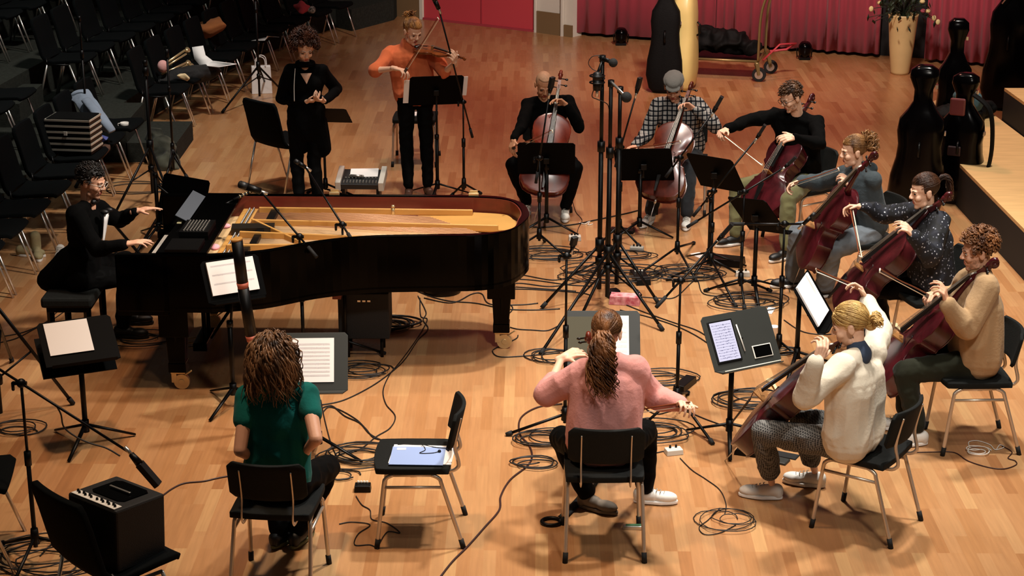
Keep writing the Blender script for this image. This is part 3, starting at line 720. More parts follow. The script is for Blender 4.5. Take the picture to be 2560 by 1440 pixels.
# ---------------- chairs ----------------
def chairA():
    t=E_('chair','-','chair')
    b=B(); pts=[(-.20,-.19),(-.21,.0),(-.20,.19),(-.16,.215),(.16,.215),(.21,.18),(.225,0),(.21,-.18),(.16,-.215),(-.16,-.215)]
    q=spl([(x,y,0) for x,y in pts]+[(pts[0][0],pts[0][1],0)],3)[:-1]; b.prism([(p.x,p.y) for p in q],.445,.482); s=obj('seat',b,m_pad,t,bev=.012)
    setsm(s.data,[True]*len(s.data.polygons))
    for sy in (-1,1):
        y=sy*.205
        b=B(); b.tube(spl([(.205,y*1.06,.02),(.165,y,.36),(.150,y*.98,.415),(.11,y*.97,.438)],5),.0115,9); l=obj('leg',b,m_chr,t)
        b=B(); b.cyl((.208,y*1.065,0),(.200,y*1.05,.055),.015); obj('rubber_foot',b,m_rub,l)
        b=B(); b.tube(spl([(-.272,y*1.06,.02),(-.165,y,.36),(-.145,y*.98,.415),(-.10,y*.97,.438)],5),.0115,9); l=obj('leg',b,m_chr,t)
        b=B(); b.cyl((-.277,y*1.065,0),(-.262,y*1.05,.055),.015); obj('rubber_foot',b,m_rub,l)
        b=B(); b.cyl((.11,y*.97,.438),(-.10,y*.97,.438),.0115); b.cyl((.160,y*1.0,.365),(-.165,y*1.0,.365),.009); obj('side_rail',b,m_chr,t)
        y2=sy*.135
        b=B(); b.tube(spl([(-.08,y2,.436),(-.20,y2,.432),(-.245,y2,.455),(-.250,y2,.49),(-.230,y2,.58),(-.245,y2,.68),(-.262,y2,.75)],5),.011,8,.45,V((0,1,0))); obj('back_upright',b,m_chr,t)
    b=B(); rows=[]
    for i in range(9):
        v=i/8; row=[]; w=.205-.03*max(0,(abs(v-.5)*2-.75)/.25)**2
        for j in range(13):
            u=j/12*2-1; row.append((-.215-.05*v+.0-.045*(1-u*u)+.028,u*w,.572+.215*v))
        rows.append(row)
    b.sheet(rows,.022); obj('backrest',b,m_pad,t,bev=.005)
    b=B(); b.box((0,0,.43),(.03,.40,.012)); obj('crossbar',b,m_chr,t)
    return t
def chairB():
    t=E_('audience_chair','-','chair')
    b=B(); rows=[]
    pr=[(.24,.455),(.21,.475),(.10,.47),(-.08,.455),(-.16,.465),(-.20,.52),(-.225,.62),(-.255,.75),(-.285,.86),(-.292,.90)]
    seat=pr[:5]; back=pr[4:]
    def sh(pr,nm,wf):
        rows=[]
        for i,(x,z) in enumerate(pr):
            w=wf(i/(len(pr)-1)); rows.append([(x-(.02*(1-(j/8-1)**2) if nm=='backrest' else 0),w*(j/8-1),z-(.012*(1-(j/8-1)**2) if nm=='seat' else 0)) for j in range(17)])
        b=B(); b.sheet(rows,.035); return obj(nm,b,m_pad2,t,bev=.008)
    sh(seat,'seat',lambda v:.235 if .1<v else .215); sh(back,'backrest',lambda v:.232 if v<.9 else .205)
    for sy in (-1,1):
        y=sy*.262
        b=B(); b.tube([(.25,y,.0),(.10,y*.99,.44)],.0105,8); obj('leg',b,m_steel,t)
        b=B(); b.tube([(-.26,y,.0),(-.14,y*.99,.44)],.0105,8); obj('leg',b,m_steel,t)
        b=B(); b.cyl((.10,y*.99,.44),(-.14,y*.99,.44),.010); b.cyl((-.14,y*.99,.44),(-.16,sy*.22,.50),.010); obj('side_rail',b,m_bk,t)
    b=B(); b.box((-.02,0,.43),(.03,.52,.015)); obj('crossbar',b,m_bk,t)
    return t
m_pad2=mat('blue black upholstery','#06090a',.9,0,.25,70,.15,150,.08)
# ---------------- stands ----------------
def desk_stand(lab,base,desk,face,tilt=25,w=.50,h=.35,lip=.06,m=None,rot=0,holes=False,roll=0,group=None,cut=True,name='music_stand',legs=True):
    """base: floor point, desk: centre of the desk, face: direction (deg, plan) the front looks to; tilt: how far it leans back from upright"""
    m=m or m_desk; t=E_(name,lab,'music stand',(base.x,base.y,0),0,group)
    a=R(face); f=V((math.cos(a),math.sin(a),0)); n=(f*math.cos(R(tilt))+V((0,0,1))*math.sin(R(tilt))).normalized()
    x=V((0,0,1)).cross(f); u=n.cross(x)
    if roll: x,u=x*math.cos(R(roll))+u*math.sin(R(roll)),u*math.cos(R(roll))-x*math.sin(R(roll))
    T=TM(desk,x,u,n)
    b=B(T); c=.045; pl=[(-w/2,h/2-.02),(-w/2+.02,h/2),(w/2-.02,h/2),(w/2,h/2-.02),(w/2,-h/2),(-w/2,-h/2)]
    b.prism(pl,-.003,.003); d=obj('desk',b,m,t,True,bev=.001)
    b=B(T); b.add([(-w/2,-h/2,-.004),(w/2,-h/2,-.004),(w/2-.03,-h/2-.028,lip*.5),(-w/2+.03,-h/2-.028,lip*.5),(-w/2,-h/2+.004,-.004),(w/2,-h/2+.004,-.004),(w/2-.03,-h/2-.02,lip*.5+.004),(-w/2+.03,-h/2-.02,lip*.5+.004)],[(0,1,2,3),(4,5,6,7)[::-1],(0,1,5,4)[::-1],(1,2,6,5)[::-1],(2,3,7,6)[::-1],(3,0,4,7)[::-1]])
    b.box((0,-h/2-.026,lip*.75),(w-.06,.006,lip*.6)); obj('desk_lip',b,m,t,True)
    hz=desk-n*.03
    b=B(); b.cyl((hz.x,hz.y,hz.z-.10),hz,.010); b.box(hz,(.05,.05,.05)); obj('tilt_bracket',b,m_bk,t,True,bev=.004)
    top=V((base.x,base.y,desk.z-.10)) if (V((hz.x,hz.y,0))-V((base.x,base.y,0))).length>.04 else V((hz.x,hz.y,hz.z-.08))
    b=B(); b.cyl((base.x,base.y,.50),(hz.x,hz.y,hz.z-.06),.0095); obj('upper_pole',b,m_bk,t,True)
    b=B(); b.cyl((base.x,base.y,.13),(base.x,base.y,.58),.017); b.cyl((base.x,base.y,.56),(base.x,base.y,.60),.022); b.cyl((base.x,base.y,.08),(base.x,base.y,.16),.024); obj('pole',b,m_bk,t,True)
    if legs:
        for k in range(3):
            q=R(rot+120*k); e=V((math.cos(q),math.sin(q),0)); b=B(); 
            s0=base+V((0,0,.13)); s1=base+e*.31+V((0,0,.012)); xx,yy,zz=frame(s1-s0); b.tube([s0,s1],[.016,.012],6,.6); obj('leg',b,m_bk,t,True)
    t['_']=0; del t['_']
    return t,T
def mic_stand(lab,base,rot,top,boom=None,bl=.16,h0=.20,rl=.30,r=.0095,name='microphone_stand',group=None,legs=None,tail=True,leg0=.16):
    """top: height of the clutch above the base; boom: end point of the boom"""
    t=E_(name,lab,'microphone stand',(base.x,base.y,0),0,group); p=V((base.x,base.y,0)); q=p+V((0,0,top))
    b=B(); b.cyl(p+V((0,0,leg0-.04)),p+V((0,0,leg0+.05)),.026,.020); b.cyl(p+V((0,0,.10)),p+V((0,0,min(top*.6,.95))),.0125); b.cyl(p+V((0,0,min(top*.6,.95)-.05)),p+V((0,0,min(top*.6,.95)+.03)),.019); obj('pole',b,m_bk,t,True)
    b=B(); b.cyl(p+V((0,0,min(top*.6,.95))),q,r*.85); obj('upper_pole',b,m_bk,t,True)
    L=legs or [p+V((math.cos(R(rot+120*k))*rl,math.sin(R(rot+120*k))*rl,.012)) for k in range(3)]
    for e in L:
        b=B(); b.cyl(p+V((0,0,leg0)),e,.0095); l=obj('leg',b,m_bk,t,True); d=(e-p-V((0,0,leg0))).normalized()
        b=B(); b.cyl(e-d*.035,e+d*.008,.016,.014); obj('rubber_foot',b,m_rub,l,True)
    if boom is not None:
        d=(boom-q).normalized(); b=B(); b.cyl(q-d*(bl if tail else .03),boom,.0075); bo=obj('boom',b,m_bk,t,True)
        if tail: b=B(); b.cyl(q-d*(bl+.10),q-d*bl,.013); obj('counterweight',b,m_rub,bo,True)
        b=B(); b.sph(q,.026,n=10); b.cyl(q+V((.03,0,0)),q+V((-.045,.0,.0)),.011); b.cap(q+V((-.045,0,.0)),q+V((-.045,.0,-.035)),.009); obj('boom_clutch',b,m_bk,t,True)
    return t
def mic(lab,a,c,r=.024,kind='box',m=None,group=None,name='microphone'):
    """a: rear (cable) end, c: front end"""
    t=E_(name,lab,'microphone',a,0,group); d=(c-a).normalized(); L=(c-a).length; x,y,z=frame(d); m=m or m_bk
    T=TM(a,x,y,z)
    if kind=='box':
        b=B(T); b.prism([(-r,-r*.6),(r,-r*.6),(r,r*.6),(-r,r*.6)],L*.3,L); obj('grille',b,mat('mic grille','#151515',.5,.3,.4,300),t,True,bev=.004)
        b=B(T); b.cyl((0,0,0),(0,0,L*.32),r*.55,r*.8,12); obj('body',b,m,t,True)
    else:
        b=B(T); b.cyl((0,0,0),(0,0,L*.62),r*.9,r,14); obj('body',b,m,t,True)
        b=B(T); b.cyl((0,0,L*.62),(0,0,L*.95),r*1.02,r*1.02,14); b.sph((0,0,L*.93),(r,r,r*.6),n=12); obj('grille',b,mat('mic grille','#151515',.5,.3,.4,300),t,True)
    b=B(T); b.cyl((0,0,-.05),(0,0,.01),.010,.011); obj('plug',b,m_steel,t,True)
    return t
def cable(lab,pts,r=.0042,group=None,m=None,n=7,name='cable'):
    b=B(); b.tube(spl(pts,n),r,6); return T_(name,lab,'cable',b,m or m_rub2,group)
m_rub2=mat('cable rubber','#0a0605',.55)
def F(*pp,z=.005): return [G(x,y,z) for x,y in pp]
def coilpts(c,R0,turns,seed=0,jit=.25,z0=.006,el=1.0,rot=0):
    rnd=random.Random(seed); o=[]; n=int(turns*10); cx,cy=0,0
    for i in range(n):
        a=i/10*2*math.pi; r=R0*(1+jit*math.sin(i*.37+seed)+rnd.uniform(-.06,.06)); x=r*math.cos(a); y=r*math.sin(a)*el
        x,y=x*math.cos(rot)-y*math.sin(rot),x*math.sin(rot)+y*math.cos(rot)
        o.append(V((c.x+x+.25*R0*math.sin(i*.13+seed*2),c.y+y+.25*R0*math.cos(i*.17+seed),z0+.006*(i//10)+rnd.uniform(0,.004))))
    return o
def sheetmusic(lab,T,x0,x1,y0,y1,z=.006,lines=9,group=None,th=.003,name='sheet_music',curve=0,m=None,staff=True):
    t=E_(name,lab,'sheet music',T@V(((x0+x1)/2,(y0+y1)/2,z)),0,group)
    b=B(T); b.prism([(x0,y0),(x1,y0),(x1,y1),(x0,y1)],z,z+th); obj('page',b,m or m_paper,t,True)
    if staff:
        b=B(T); w=x1-x0; h=y1-y0
        for i in range(lines):
            y=y1-h*(.12+.8*i/lines)
            for k in range(5): b.box(((x0+x1)/2,y-k*h*.010,z+th+.0003),(w*.86,.0007,.0006))
            rnd=random.Random(i)
            for k in range(12): b.box((x0+w*(.1+.8*rnd.random()),y-rnd.random()*h*.05,z+th+.0004),(.0035,.003,.0006))
        o=obj('staves',b,m_ink,t,True)
    return t
# ---------------- the musicians: joints placed in the hall ----------------
DBG=[]
def pose(a,pel,neck,head,look,shL,shR,armL,armR,kL=None,kR=None,fL=None,fR=None,stand=None,nm=''):
    J={}; ar=R(a); f=V((math.cos(ar),math.sin(ar),0)); rt=V((f.y,-f.x,0))
    p=G(*pel) if not isinstance(pel,V) else pel; J['pel']=p; J['f']=f
    J['hipL']=p-rt*.088; J['hipR']=p+rt*.088
    J['neck']=AY(neck[0],neck[1],p.y+neck[2]); J['head']=AY(head[0],head[1],J['neck'].y+head[2]); J['look']=V(look)
    J['shL']=AY(shL[0],shL[1],J['neck'].y+shL[2]); J['shR']=AY(shR[0],shR[1],J['neck'].y+shR[2])
    for S,ar_ in (('L',armL),('R',armR)):
        e,w=ar_; J['el'+S]=RS(J['sh'+S],e[0],e[1],.285,e[2]); J['wr'+S]=RS(J['el'+S],w[0],w[1],.245,w[2])
    for S,k,q in (('L',kL,fL),('R',kR,fR)):
        if k is None: continue
        an=G(q[0],q[1],q[2] if len(q)>2 else .09); J['an'+S]=an
        kk=k if isinstance(k,V) else (RS(an,k[0],k[1],.41,k[2]) if abs(k[2])==1 else AY(k[0],k[1],an.y+k[2])); J['kn'+S]=kk
        J['ft'+S]=V((math.cos(R(q[3])),math.sin(R(q[3])),0)) if len(q)>3 else f
    DBG.append((nm,{k:round(v,2) for k,v in dict(torso=(J['neck']-p).length,head=(J['head']-J['neck']).length,sw=(J['shL']-J['shR']).length,nz=J['neck'].z,elLz=J['elL'].z,elRz=J['elR'].z,wrL=J['wrL'].z,wrR=J['wrR'].z,thL=(J['knL']-J['hipL']).length,thR=(J['knR']-J['hipR']).length,shnL=(J['anL']-J['knL']).length,shnR=(J['anR']-J['knR']).length,kLz=J['knL'].z,kRz=J['knR'].z).items()},[round(x,2) for x in p]))
    return J
def hd(J,S,px,py,L=.10,s=-1):
    return (RS(J['wr'+S],px,py,L,s)-J['wr'+S]).normalized()
sk_f=skinmat('fair skin','#d6a183'); sk_t=skinmat('tan skin','#c08a68'); sk_p=skinmat('pale skin','#e3b598')
c_blk=cloth('black knit','#030303',.2,.2,40); c_blkt=cloth('black trousers','#030303',.2,.1,30,.8); m_wh=mat('white shoe leather','#e6e1d8',.55,0,.06,20); m_ws=mat('white rubber','#efece6',.6); m_bs=mat('black shoe','#080808',.5)
m_seatA=None
ch0=chairA(); used=[0]
def placeA(p,a,lab,dx=-.02):
    o=ch0 if used[0]==0 else dup(ch0); used[0]+=1
    f=V((math.cos(R(a)),math.sin(R(a)),0)); return put(o,(p.x+f.x*dx,p.y+f.y*dx,0),R(a),lab)
# 1 bald cellist
J4=pose(272,(1366,374,.545),(1360,252,-.12),(1360,212,-.05),(.12,-.82,-.5),(1420,255,.0),(1318,262,.0),((1448,318,-1),(1418,264,-1)),((1306,314,-1),(1285,347,-1)),(1438,420,-1),(1282,412,-1),(1413,520,.09,268),(1318,508,.09,262),nm='bald')
def hp(J,S,px,py,n,curl=(.35,.45,.5,.55),**k): return (hd(J,S,px,py),V(n),curl)
P_,T_h,_b=person('person with a shaved head in a black sweater playing a reddish cello',J4,sk_t,dict(m=c_blk,k=.012),dict(m=c_blkt,k=.012),dict(m=m_wh,ms=m_ws),handL=hp(J4,'L',1395,248,(-.6,-.5,-.3),(.5,.6,.6,.7)),handR=hp(J4,'R',1278,372,(.6,.4,-.4),(.4,.5,.55,.6)),closed=True,brow=mat('brown hair','#3a2517',.6))
b=B(); haircap(b,T_h,(.0746,.0946,.0846),(0,-.012,.035),.0,hl=.080); obj('cropped_hair',b,mat('shaved stubble','#b58a6a',.7,0,.2,60),P_,True)
placeA(J4['pel'],272,'black upholstered chair under the cellist with the shaved head')
# 2 cap cellist
J5=pose(268,(1708,380,.545),(1690,252,-.10),(1684,218,-.06),(-.12,-.85,-.45),(1745,262,.0),(1648,262,.0),((1788,316,-1),(1738,274,-1)),((1615,338,-1),(1588,364,-1)),(1723,424,-1),(1655,430,-1),(1717,540,.09,262),(1625,535,.09,240),nm='cap')
# plaid shirt
m_pl=bpy.data.materials.new('plaid shirt'); m_pl.use_nodes=True; n,l,bs=nodes(m_pl); bs.inputs['Roughness'].default_value=.9; bs.inputs['Specular IOR Level'].default_value=.15
tc=n.new('ShaderNodeTexCoord'); val=None
for i,(dr_,sc_) in enumerate((('X',15),('Z',15),('X',30),('Z',30))):
    w_=n.new('ShaderNodeTexWave'); w_.bands_direction=dr_; w_.inputs['Scale'].default_value=sc_/2; w_.inputs['Distortion'].default_value=.6; l.new(tc.outputs['Object'],w_.inputs[0])
    g_=n.new('ShaderNodeMath'); g_.operation='POWER'; l.new(w_.outputs['Fac'],g_.inputs[0]); g_.inputs[1].default_value=3.5 if i<2 else 2
    if val is None: val=g_.outputs[0]
    else:
        ad=n.new('ShaderNodeMath'); ad.operation='ADD'; l.new(val,ad.inputs[0]); l.new(g_.outputs[0],ad.inputs[1]); val=ad.outputs[0]
r_=n.new('ShaderNodeValToRGB'); dv=n.new('ShaderNodeMath'); dv.operation='MULTIPLY'; dv.inputs[1].default_value=.4; l.new(val,dv.inputs[0]); l.new(dv.outputs[0],r_.inputs[0]); l.new(r_.outputs[0],bs.inputs['Base Color'])
r_.color_ramp.elements[0].color=lin('#0c0e12'); r_.color_ramp.elements[0].position=.34; r_.color_ramp.elements[1].color=lin('#b5b0a8'); r_.color_ramp.elements[1].position=.95
q_=r_.color_ramp.elements.new(.5); q_.color=lin('#3b3d42')
c_jean=cloth('grey blue denim','#777f86',.35,.2,60,.85,None,7); c_dj=cloth('dark grey denim','#33363a',.35,.2,60,.85,None,7)
P_,T_h,_b=person('person in a grey flat cap and plaid shirt playing the cello',J5,sk_f,dict(m=m_pl,k=.014,ak=.006,n='shirt',wr=.016,loose=.02),dict(m=c_dj,k=.014),dict(m=m_wh,ms=m_ws),stub=True,handL=hp(J5,'L',1712,258,(-.6,-.5,-.3),(.6,.6,.7,.7)),handR=hp(J5,'R',1572,372,(.5,.4,-.6),(.5,.6,.6,.6)),closed=True,brow=mat('dark brown hair','#1e130c',.6))
short_hair(P_,T_h,hairmat('dark brown hair strands','#21150d','#0d0805'),60,.02,.005,-.6,0,hl=.03,rr=(.076,.094,.070))
m_cap=cloth('grey tweed cap','#6b6a66',.2,.3,120)
b=B(T_h); b.sph((0,-.015,.072),(.097,.118,.050),Mx.Rotation(R(-8),3,'X')); b.sph((0,.02,.095),(.075,.085,.030),Mx.Rotation(R(-14),3,'X')); b.sph((0,.085,.062),(.070,.050,.012),Mx.Rotation(R(-22),3,'X')); 
vox('flat_cap',b,.006,m_cap,P_,5,wrinkle(.0012,6))
placeA(J5['pel'],262,'black upholstered chair under the cellist in the flat cap')
# 3 glasses
J6=pose(214,(1996,446,.545),(1994,288,-.06),(1978,243,-.06),(-.80,-.42,-.42),(2040,305,-.06),(1940,288,.06),((2048,360,-1),(1988,343,-1)),((1868,304,-1),(1818,322,-1)),(1972,492,-1),(1845,455,-1),(1964,622,.09,220),(1838,588,.09,200),nm='glasses')
c_grn=cloth('sage trousers','#767451',.25,.2,40,.85)
P_,T_h,_b=person('person with glasses in a black sweater and sage trousers reaching out a bow arm',J6,sk_p,dict(m=c_blk,k=.016,wr=.016,loose=.02),dict(m=c_grn,k=.014),dict(m=m_bs,ms=m_ws),stub=True,handL=hp(J6,'L',1960,345,(-.3,.5,-.6),(.5,.6,.6,.7)),handR=hp(J6,'R',1800,331,(-.3,-.4,-.8),(.8,.9,.9,.9)),down=.004,brow=mat('brown hair','#3a2517',.6))
short_hair(P_,T_h,hairmat('brown hair strands','#5a3a20','#2a180c'),260,.030,.007,.12,.35,hl=.060,side=.25)
glasses(T_h,1,P_,mat('tortoise frame','#2a1510',.3))
placeA(J6['pel'],214,'black upholstered chair under the cellist with glasses')
# 4 hoodie
J7=pose(196,(2162,572,.545),(2146,424,-.0),(2134,378,-.02),(-.95,-.12,-.16),(2180,452,-.13),(2112,436,.15),((2184,496,1),(2130,471,-1)),((2050,456,1),(2002,453,-1)),(2078,628,-1),(1998,580,-1),(2062,716,.09,200),(1985,690,.09,190),nm='hoodie')
c_hood=cloth('slate grey fleece','#3f474b',.25,.3,60)
def hoodx(b,J,u,f,w):
    b.cap(J['neck']-f*.07-w*.01-u*.06,J['neck']-f*.07-w*.01+u*.06,.055); b.cap(J['neck']-f*.05+u*.07+w*.01,J['neck']+f*.05+u*.055-w*.01,.03); b.cap(J['neck']-f*.05-u*.07+w*.01,J['neck']+f*.05-u*.055-w*.01,.03)
P_,T_h,_b=person('person in a slate grey hooded sweatshirt and faded jeans playing the cello',J7,sk_p,dict(m=c_hood,k=.018,ak=.010,n='hooded_sweatshirt',extra=hoodx,wr=.013,ws=7,loose=.026,bot=.06),dict(m=c_jean,k=.020,r=(.085,.065,.062,.056)),dict(m=m_bs,ms=m_ws),fem=True,handL=hp(J7,'L',2113,446,(-.5,.5,-.3),(.6,.7,.7,.8)),handR=hp(J7,'R',1970,463,(-.3,-.3,-.9),(.7,.8,.8,.8)),brow=mat('light brown hair','#6b4a2c',.6))
hm=hairmat('sandy hair','#9a6f42','#4a2d17'); b=combed_hair(P_,T_h,hm,(0,-.115,.02),260,2,.0045)
rn=random.Random(4)
for k in range(70): 
    p,nn=scalp(T_h,rn.uniform(3.9,5.5),rn.uniform(-.5,.6),(.08,.10,.09)); lock(b,p,[(nn+V((0,0,.4))).normalized(),(nn*.3+V((rn.uniform(-.5,.5),rn.uniform(-.5,.5),-.2))).normalized()],.09,.010,.016,1.2,9,k)
b.sph(T_h@V((0,-.115,.02)),.042); obj('hair',b,hm,P_,True)
placeA(J7['pel'],196,'black upholstered chair under the cellist in the slate grey hooded sweatshirt')
# 5 floral blouse
J8=pose(190,(2326,712,.545),(2318,528,-.0),(2310,478,-.02),(-.95,-.16,-.2),(2348,556,-.13),(2290,532,.14),((2326,646,-1),(2284,590,-1)),((2222,538,1),(2156,517,-1)),(2186,722,-1),(2196,690,-1),(2208,806,.09,190),(2196,790,.09,180),nm='floral')
m_fl=bpy.data.materials.new('floral blouse'); m_fl.use_nodes=True; n,l,bs=nodes(m_fl); bs.inputs['Roughness'].default_value=.8; tc=n.new('ShaderNodeTexCoord')
vo=n.new('ShaderNodeTexVoronoi'); vo.inputs['Scale'].default_value=42; l.new(tc.outputs['Object'],vo.inputs[0]); r_=n.new('ShaderNodeValToRGB'); l.new(vo.outputs['Distance'],r_.inputs[0])
e_=r_.color_ramp.elements; e_[0].color=lin('#cfd3dc'); e_[0].position=.17; e_[1].color=lin('#0b0e1c'); e_[1].position=.30
vo2=n.new('ShaderNodeTexVoronoi'); vo2.inputs['Scale'].default_value=15; l.new(tc.outputs['Object'],vo2.inputs[0]); r2=n.new('ShaderNodeValToRGB'); l.new(vo2.outputs['Distance'],r2.inputs[0]); r2.color_ramp.elements[0].position=.35; r2.color_ramp.elements[1].position=.6; r2.color_ramp.elements[0].color=(1,1,1,1); r2.color_ramp.elements[1].color=(.12,.12,.15,1)
mx=n.new('ShaderNodeMix'); mx.data_type='RGBA'; mx.blend_type='MULTIPLY'; mx.inputs[0].default_value=1; l.new(r_.outputs[0],mx.inputs[6]); l.new(r2.outputs[0],mx.inputs[7]); l.new(mx.outputs[2],bs.inputs['Base Color'])
P_,T_h,_b=person('person with a brown ponytail in a navy blouse with white flowers playing the cello',J8,sk_p,dict(m=m_fl,k=.018,n='blouse',wr=.016,ws=8,ak=.012,loose=.026,bot=.02),dict(m=c_blkt,k=.018),dict(m=m_bs),fem=True,handL=hp(J8,'L',2264,565,(-.6,.3,-.3),(.5,.6,.7,.7)),handR=hp(J8,'R',2112,512,(-.3,-.2,-.9),(.6,.7,.8,.8)),closed=True,brow=mat('dark brown hair','#1e130c',.6))
hm=hairmat('chestnut hair','#4a2c1a','#1d100a'); b=combed_hair(P_,T_h,hm,(0,-.105,.05),280,5,.0045)
for k in range(80):
    p=T_h@V((rn.uniform(-.012,.012),-.115,.05+rn.uniform(-.012,.012))); lock(b,p,[T_h.to_3x3()@V((rn.uniform(-.3,.3),-.7,.5)),V((.15,0,-1)),V((rn.uniform(-.1,.1),0,-1))],.24,.006,.01,1.5,12,k)
obj('hair',b,hm,P_,True)
placeA(J8['pel'],190,'black upholstered chair under the cellist in the flowered blouse')
# 6 beige sweater
J9=pose(180,(2432,898,.56),(2448,680,-.02),(2444,628,-.02),(-.97,-.02,-.18),(2470,716,-.16),(2420,700,.15),((2400,856,-1),(2366,760,-1)),((2392,748,1),(2344,731,-1)),(2262,928,-1),(2262,886,-1),(2296,1080,.09,184),(2262,1040,.09,180),nm='beige')
c_bei=cloth('beige sweatshirt','#a98a66',.12,.25,60,.9,None,4); c_olv=cloth('dark olive trousers','#23241a',.2,.2,40,.85)
P_,T_h,_b=person('person with curly ginger brown hair in a beige sweatshirt playing the cello',J9,sk_f,dict(m=c_bei,k=.022,ak=.012,n='sweatshirt',wr=.014,ws=7,loose=.036,bot=.05,collar=.05),dict(m=c_olv,k=.018,end=.86),dict(m=m_wh,ms=m_ws),bw=1.08,stub=True,handL=hp(J9,'L',2360,722,(-.6,.3,-.2),(.5,.6,.7,.8)),handR=hp(J9,'R',2320,738,(-.2,-.3,-.9),(.7,.8,.8,.8)),down=.004,brow=mat('brown hair','#3a2517',.6))
short_hair(P_,T_h,hairmat('ginger brown curls','#8a5a35','#3a1e10'),300,.045,.0075,.9,.0,hl=.062,low=.0,curl=.011,seed=8)
placeA(J9['pel'],182,'chair with bronze tubular legs under the person in the beige sweatshirt',0.0)
# 7 blonde
J10=pose(168,(2130,1096,.56),(2142,880,-.02),(2124,812,.02),(-.90,.18,-.34),(2104,918,-.14),(2180,884,.15),((2014,992,-1),(2040,905,-1)),((2199,826,1),(2166,754,1)),(1908,1082,-1),(2006,1050,-1),(1930,1212,.09,168),(2038,1182,.09,160),nm='blonde')
c_crm=cloth('cream cardigan','#d8cdb8',.08,.2,60,.9,None,4)
m_tw=bpy.data.materials.new('checked trousers'); m_tw.use_nodes=True; n,l,bs=nodes(m_tw); bs.inputs['Roughness'].default_value=.9; tc=n.new('ShaderNodeTexCoord'); ckk=n.new('ShaderNodeTexVoronoi'); ckk.inputs['Scale'].default_value=85; l.new(tc.outputs['Object'],ckk.inputs[0]); ckk.inputs['Randomness'].default_value=.15
r_=n.new('ShaderNodeValToRGB'); l.new(ckk.outputs['Distance'],r_.inputs[0]); r_.color_ramp.elements[0].color=lin('#0a0a0b'); r_.color_ramp.elements[0].position=.30; r_.color_ramp.elements[1].color=lin('#6e6c68'); r_.color_ramp.elements[1].position=.62; l.new(r_.outputs[0],bs.inputs['Base Color'])
def shcol(b,J,u,f,w): b.cap(J['neck']-f*.02-w*.01,J['neck']-f*.0+w*.025,.068,.060)
P_,T_h,_b=person('person with blonde hair in a cream cardigan playing the cello, bow hand raised',J10,sk_p,dict(m=c_crm,k=.020,ak=.010,n='cardigan',wr=.012,ws=7,loose=.036,bot=.03),dict(m=m_tw,k=.014,end=.70,r=(.085,.062,.058,.050)),dict(m=m_wh,ms=m_ws),fem=True,handL=hp(J10,'L',2060,862,(-.3,.8,.1),(.5,.6,.7,.8)),handR=hp(J10,'R',2143,700,(-.9,-.1,-.3),(.6,.7,.7,.8)),brow=mat('light brown hair','#6b4a2c',.6),closed=True)
b=B(); shcol(b,J10,*torso_frame(J10)); vox('shirt_collar',b,.007,cloth('slate blue shirt','#3b4658'),P_,4)
hm=hairmat('blonde hair','#d9b470','#8f6a35'); b=combed_hair(P_,T_h,hm,(.0,-.11,-.03),300,6,.0048)
for k in range(40):
    p=T_h@V((rn.uniform(-.03,.03),-.10,-.02+rn.uniform(-.02,.02))); lock(b,p,[T_h.to_3x3()@V((rn.uniform(-.5,.5),-.7,.3)),T_h.to_3x3()@V((rn.uniform(-.6,.6),.2,-.4))],.10,.010,.014,1.3,9,k)
b.sph(T_h@V((0,-.11,-.03)),.036); obj('hair',b,hm,P_,True)
b=B(); u_=(J10['wrR']-J10['elR']).normalized(); xx,yy,zz=frame(u_); b.tube([J10['wrR']-u_*.01+xx*(.034*math.cos(t))+yy*(.034*math.sin(t)) for t in [i*math.pi/8 for i in range(17)]],.007,7); obj('black_cuff',b,m_rub,P_,True)
placeA(G(2152,1306),146,'chair with a curved black backrest under the person in the cream cardigan',.0)
# 8 pink sweater, seen from behind
J11=pose(90,(1510,1122,.56),(1520,896,.02),(1517,832,.03),(.18,.93,-.30),(1464,932,.0),(1584,922,.0),((1366,986,1),(1404,896,1)),((1636,995,1),(1698,1011,-1)),(1404,1096,.02),(1614,1078,.0),(1470,1236,.09,-30),(1612,1222,.09,-5),nm='pink')
c_pnk=cloth('dusty pink sweater','#cf8f87',.10,.25,70,.92,None,4)
P_,T_h,_b=person('person with a long ponytail in a pink sweater playing the cello, seen from behind',J11,sk_p,dict(m=c_pnk,k=.020,ak=.010,endL=.42,wr=.013,ws=7,loose=.030,bot=.06),dict(m=c_blkt,k=.016),{'L':dict(m=mat('grey brown boot','#6b5f52',.7),boot=True,n='boot'),'R':dict(m=m_wh,ms=m_ws),'m':0},fem=True,handL=hp(J11,'L',1458,872,(.6,.4,-.4),(.5,.6,.6,.7)),handR=hp(J11,'R',1716,1006,(-.2,.2,-.9),(.7,.8,.8,.8)),brow=m_iris)
hm=hairmat('warm brown hair','#86562f','#351e10'); b=combed_hair(P_,T_h,hm,(0,-.115,-.01),340,7,.0045,low=-.04)
for k in range(230):
    p=T_h@V((rn.uniform(-.026,.026),-.118,-.01+rn.uniform(-.02,.02))); lock(b,p,[T_h.to_3x3()@V((rn.uniform(-.2,.2),-.7,.2)),V((rn.uniform(-.22,.24),-.12,-1)),V((rn.uniform(-.18,.24),.02,-1)),V((rn.uniform(-.1,.1),.05,-1))],rn.uniform(.30,.42),.0065,.022,2.4,20,k)
obj('hair',b,hm,P_,True)
placeA(J11['pel'],90,'chair with two flat steel back uprights under the person in the pink sweater',.0)
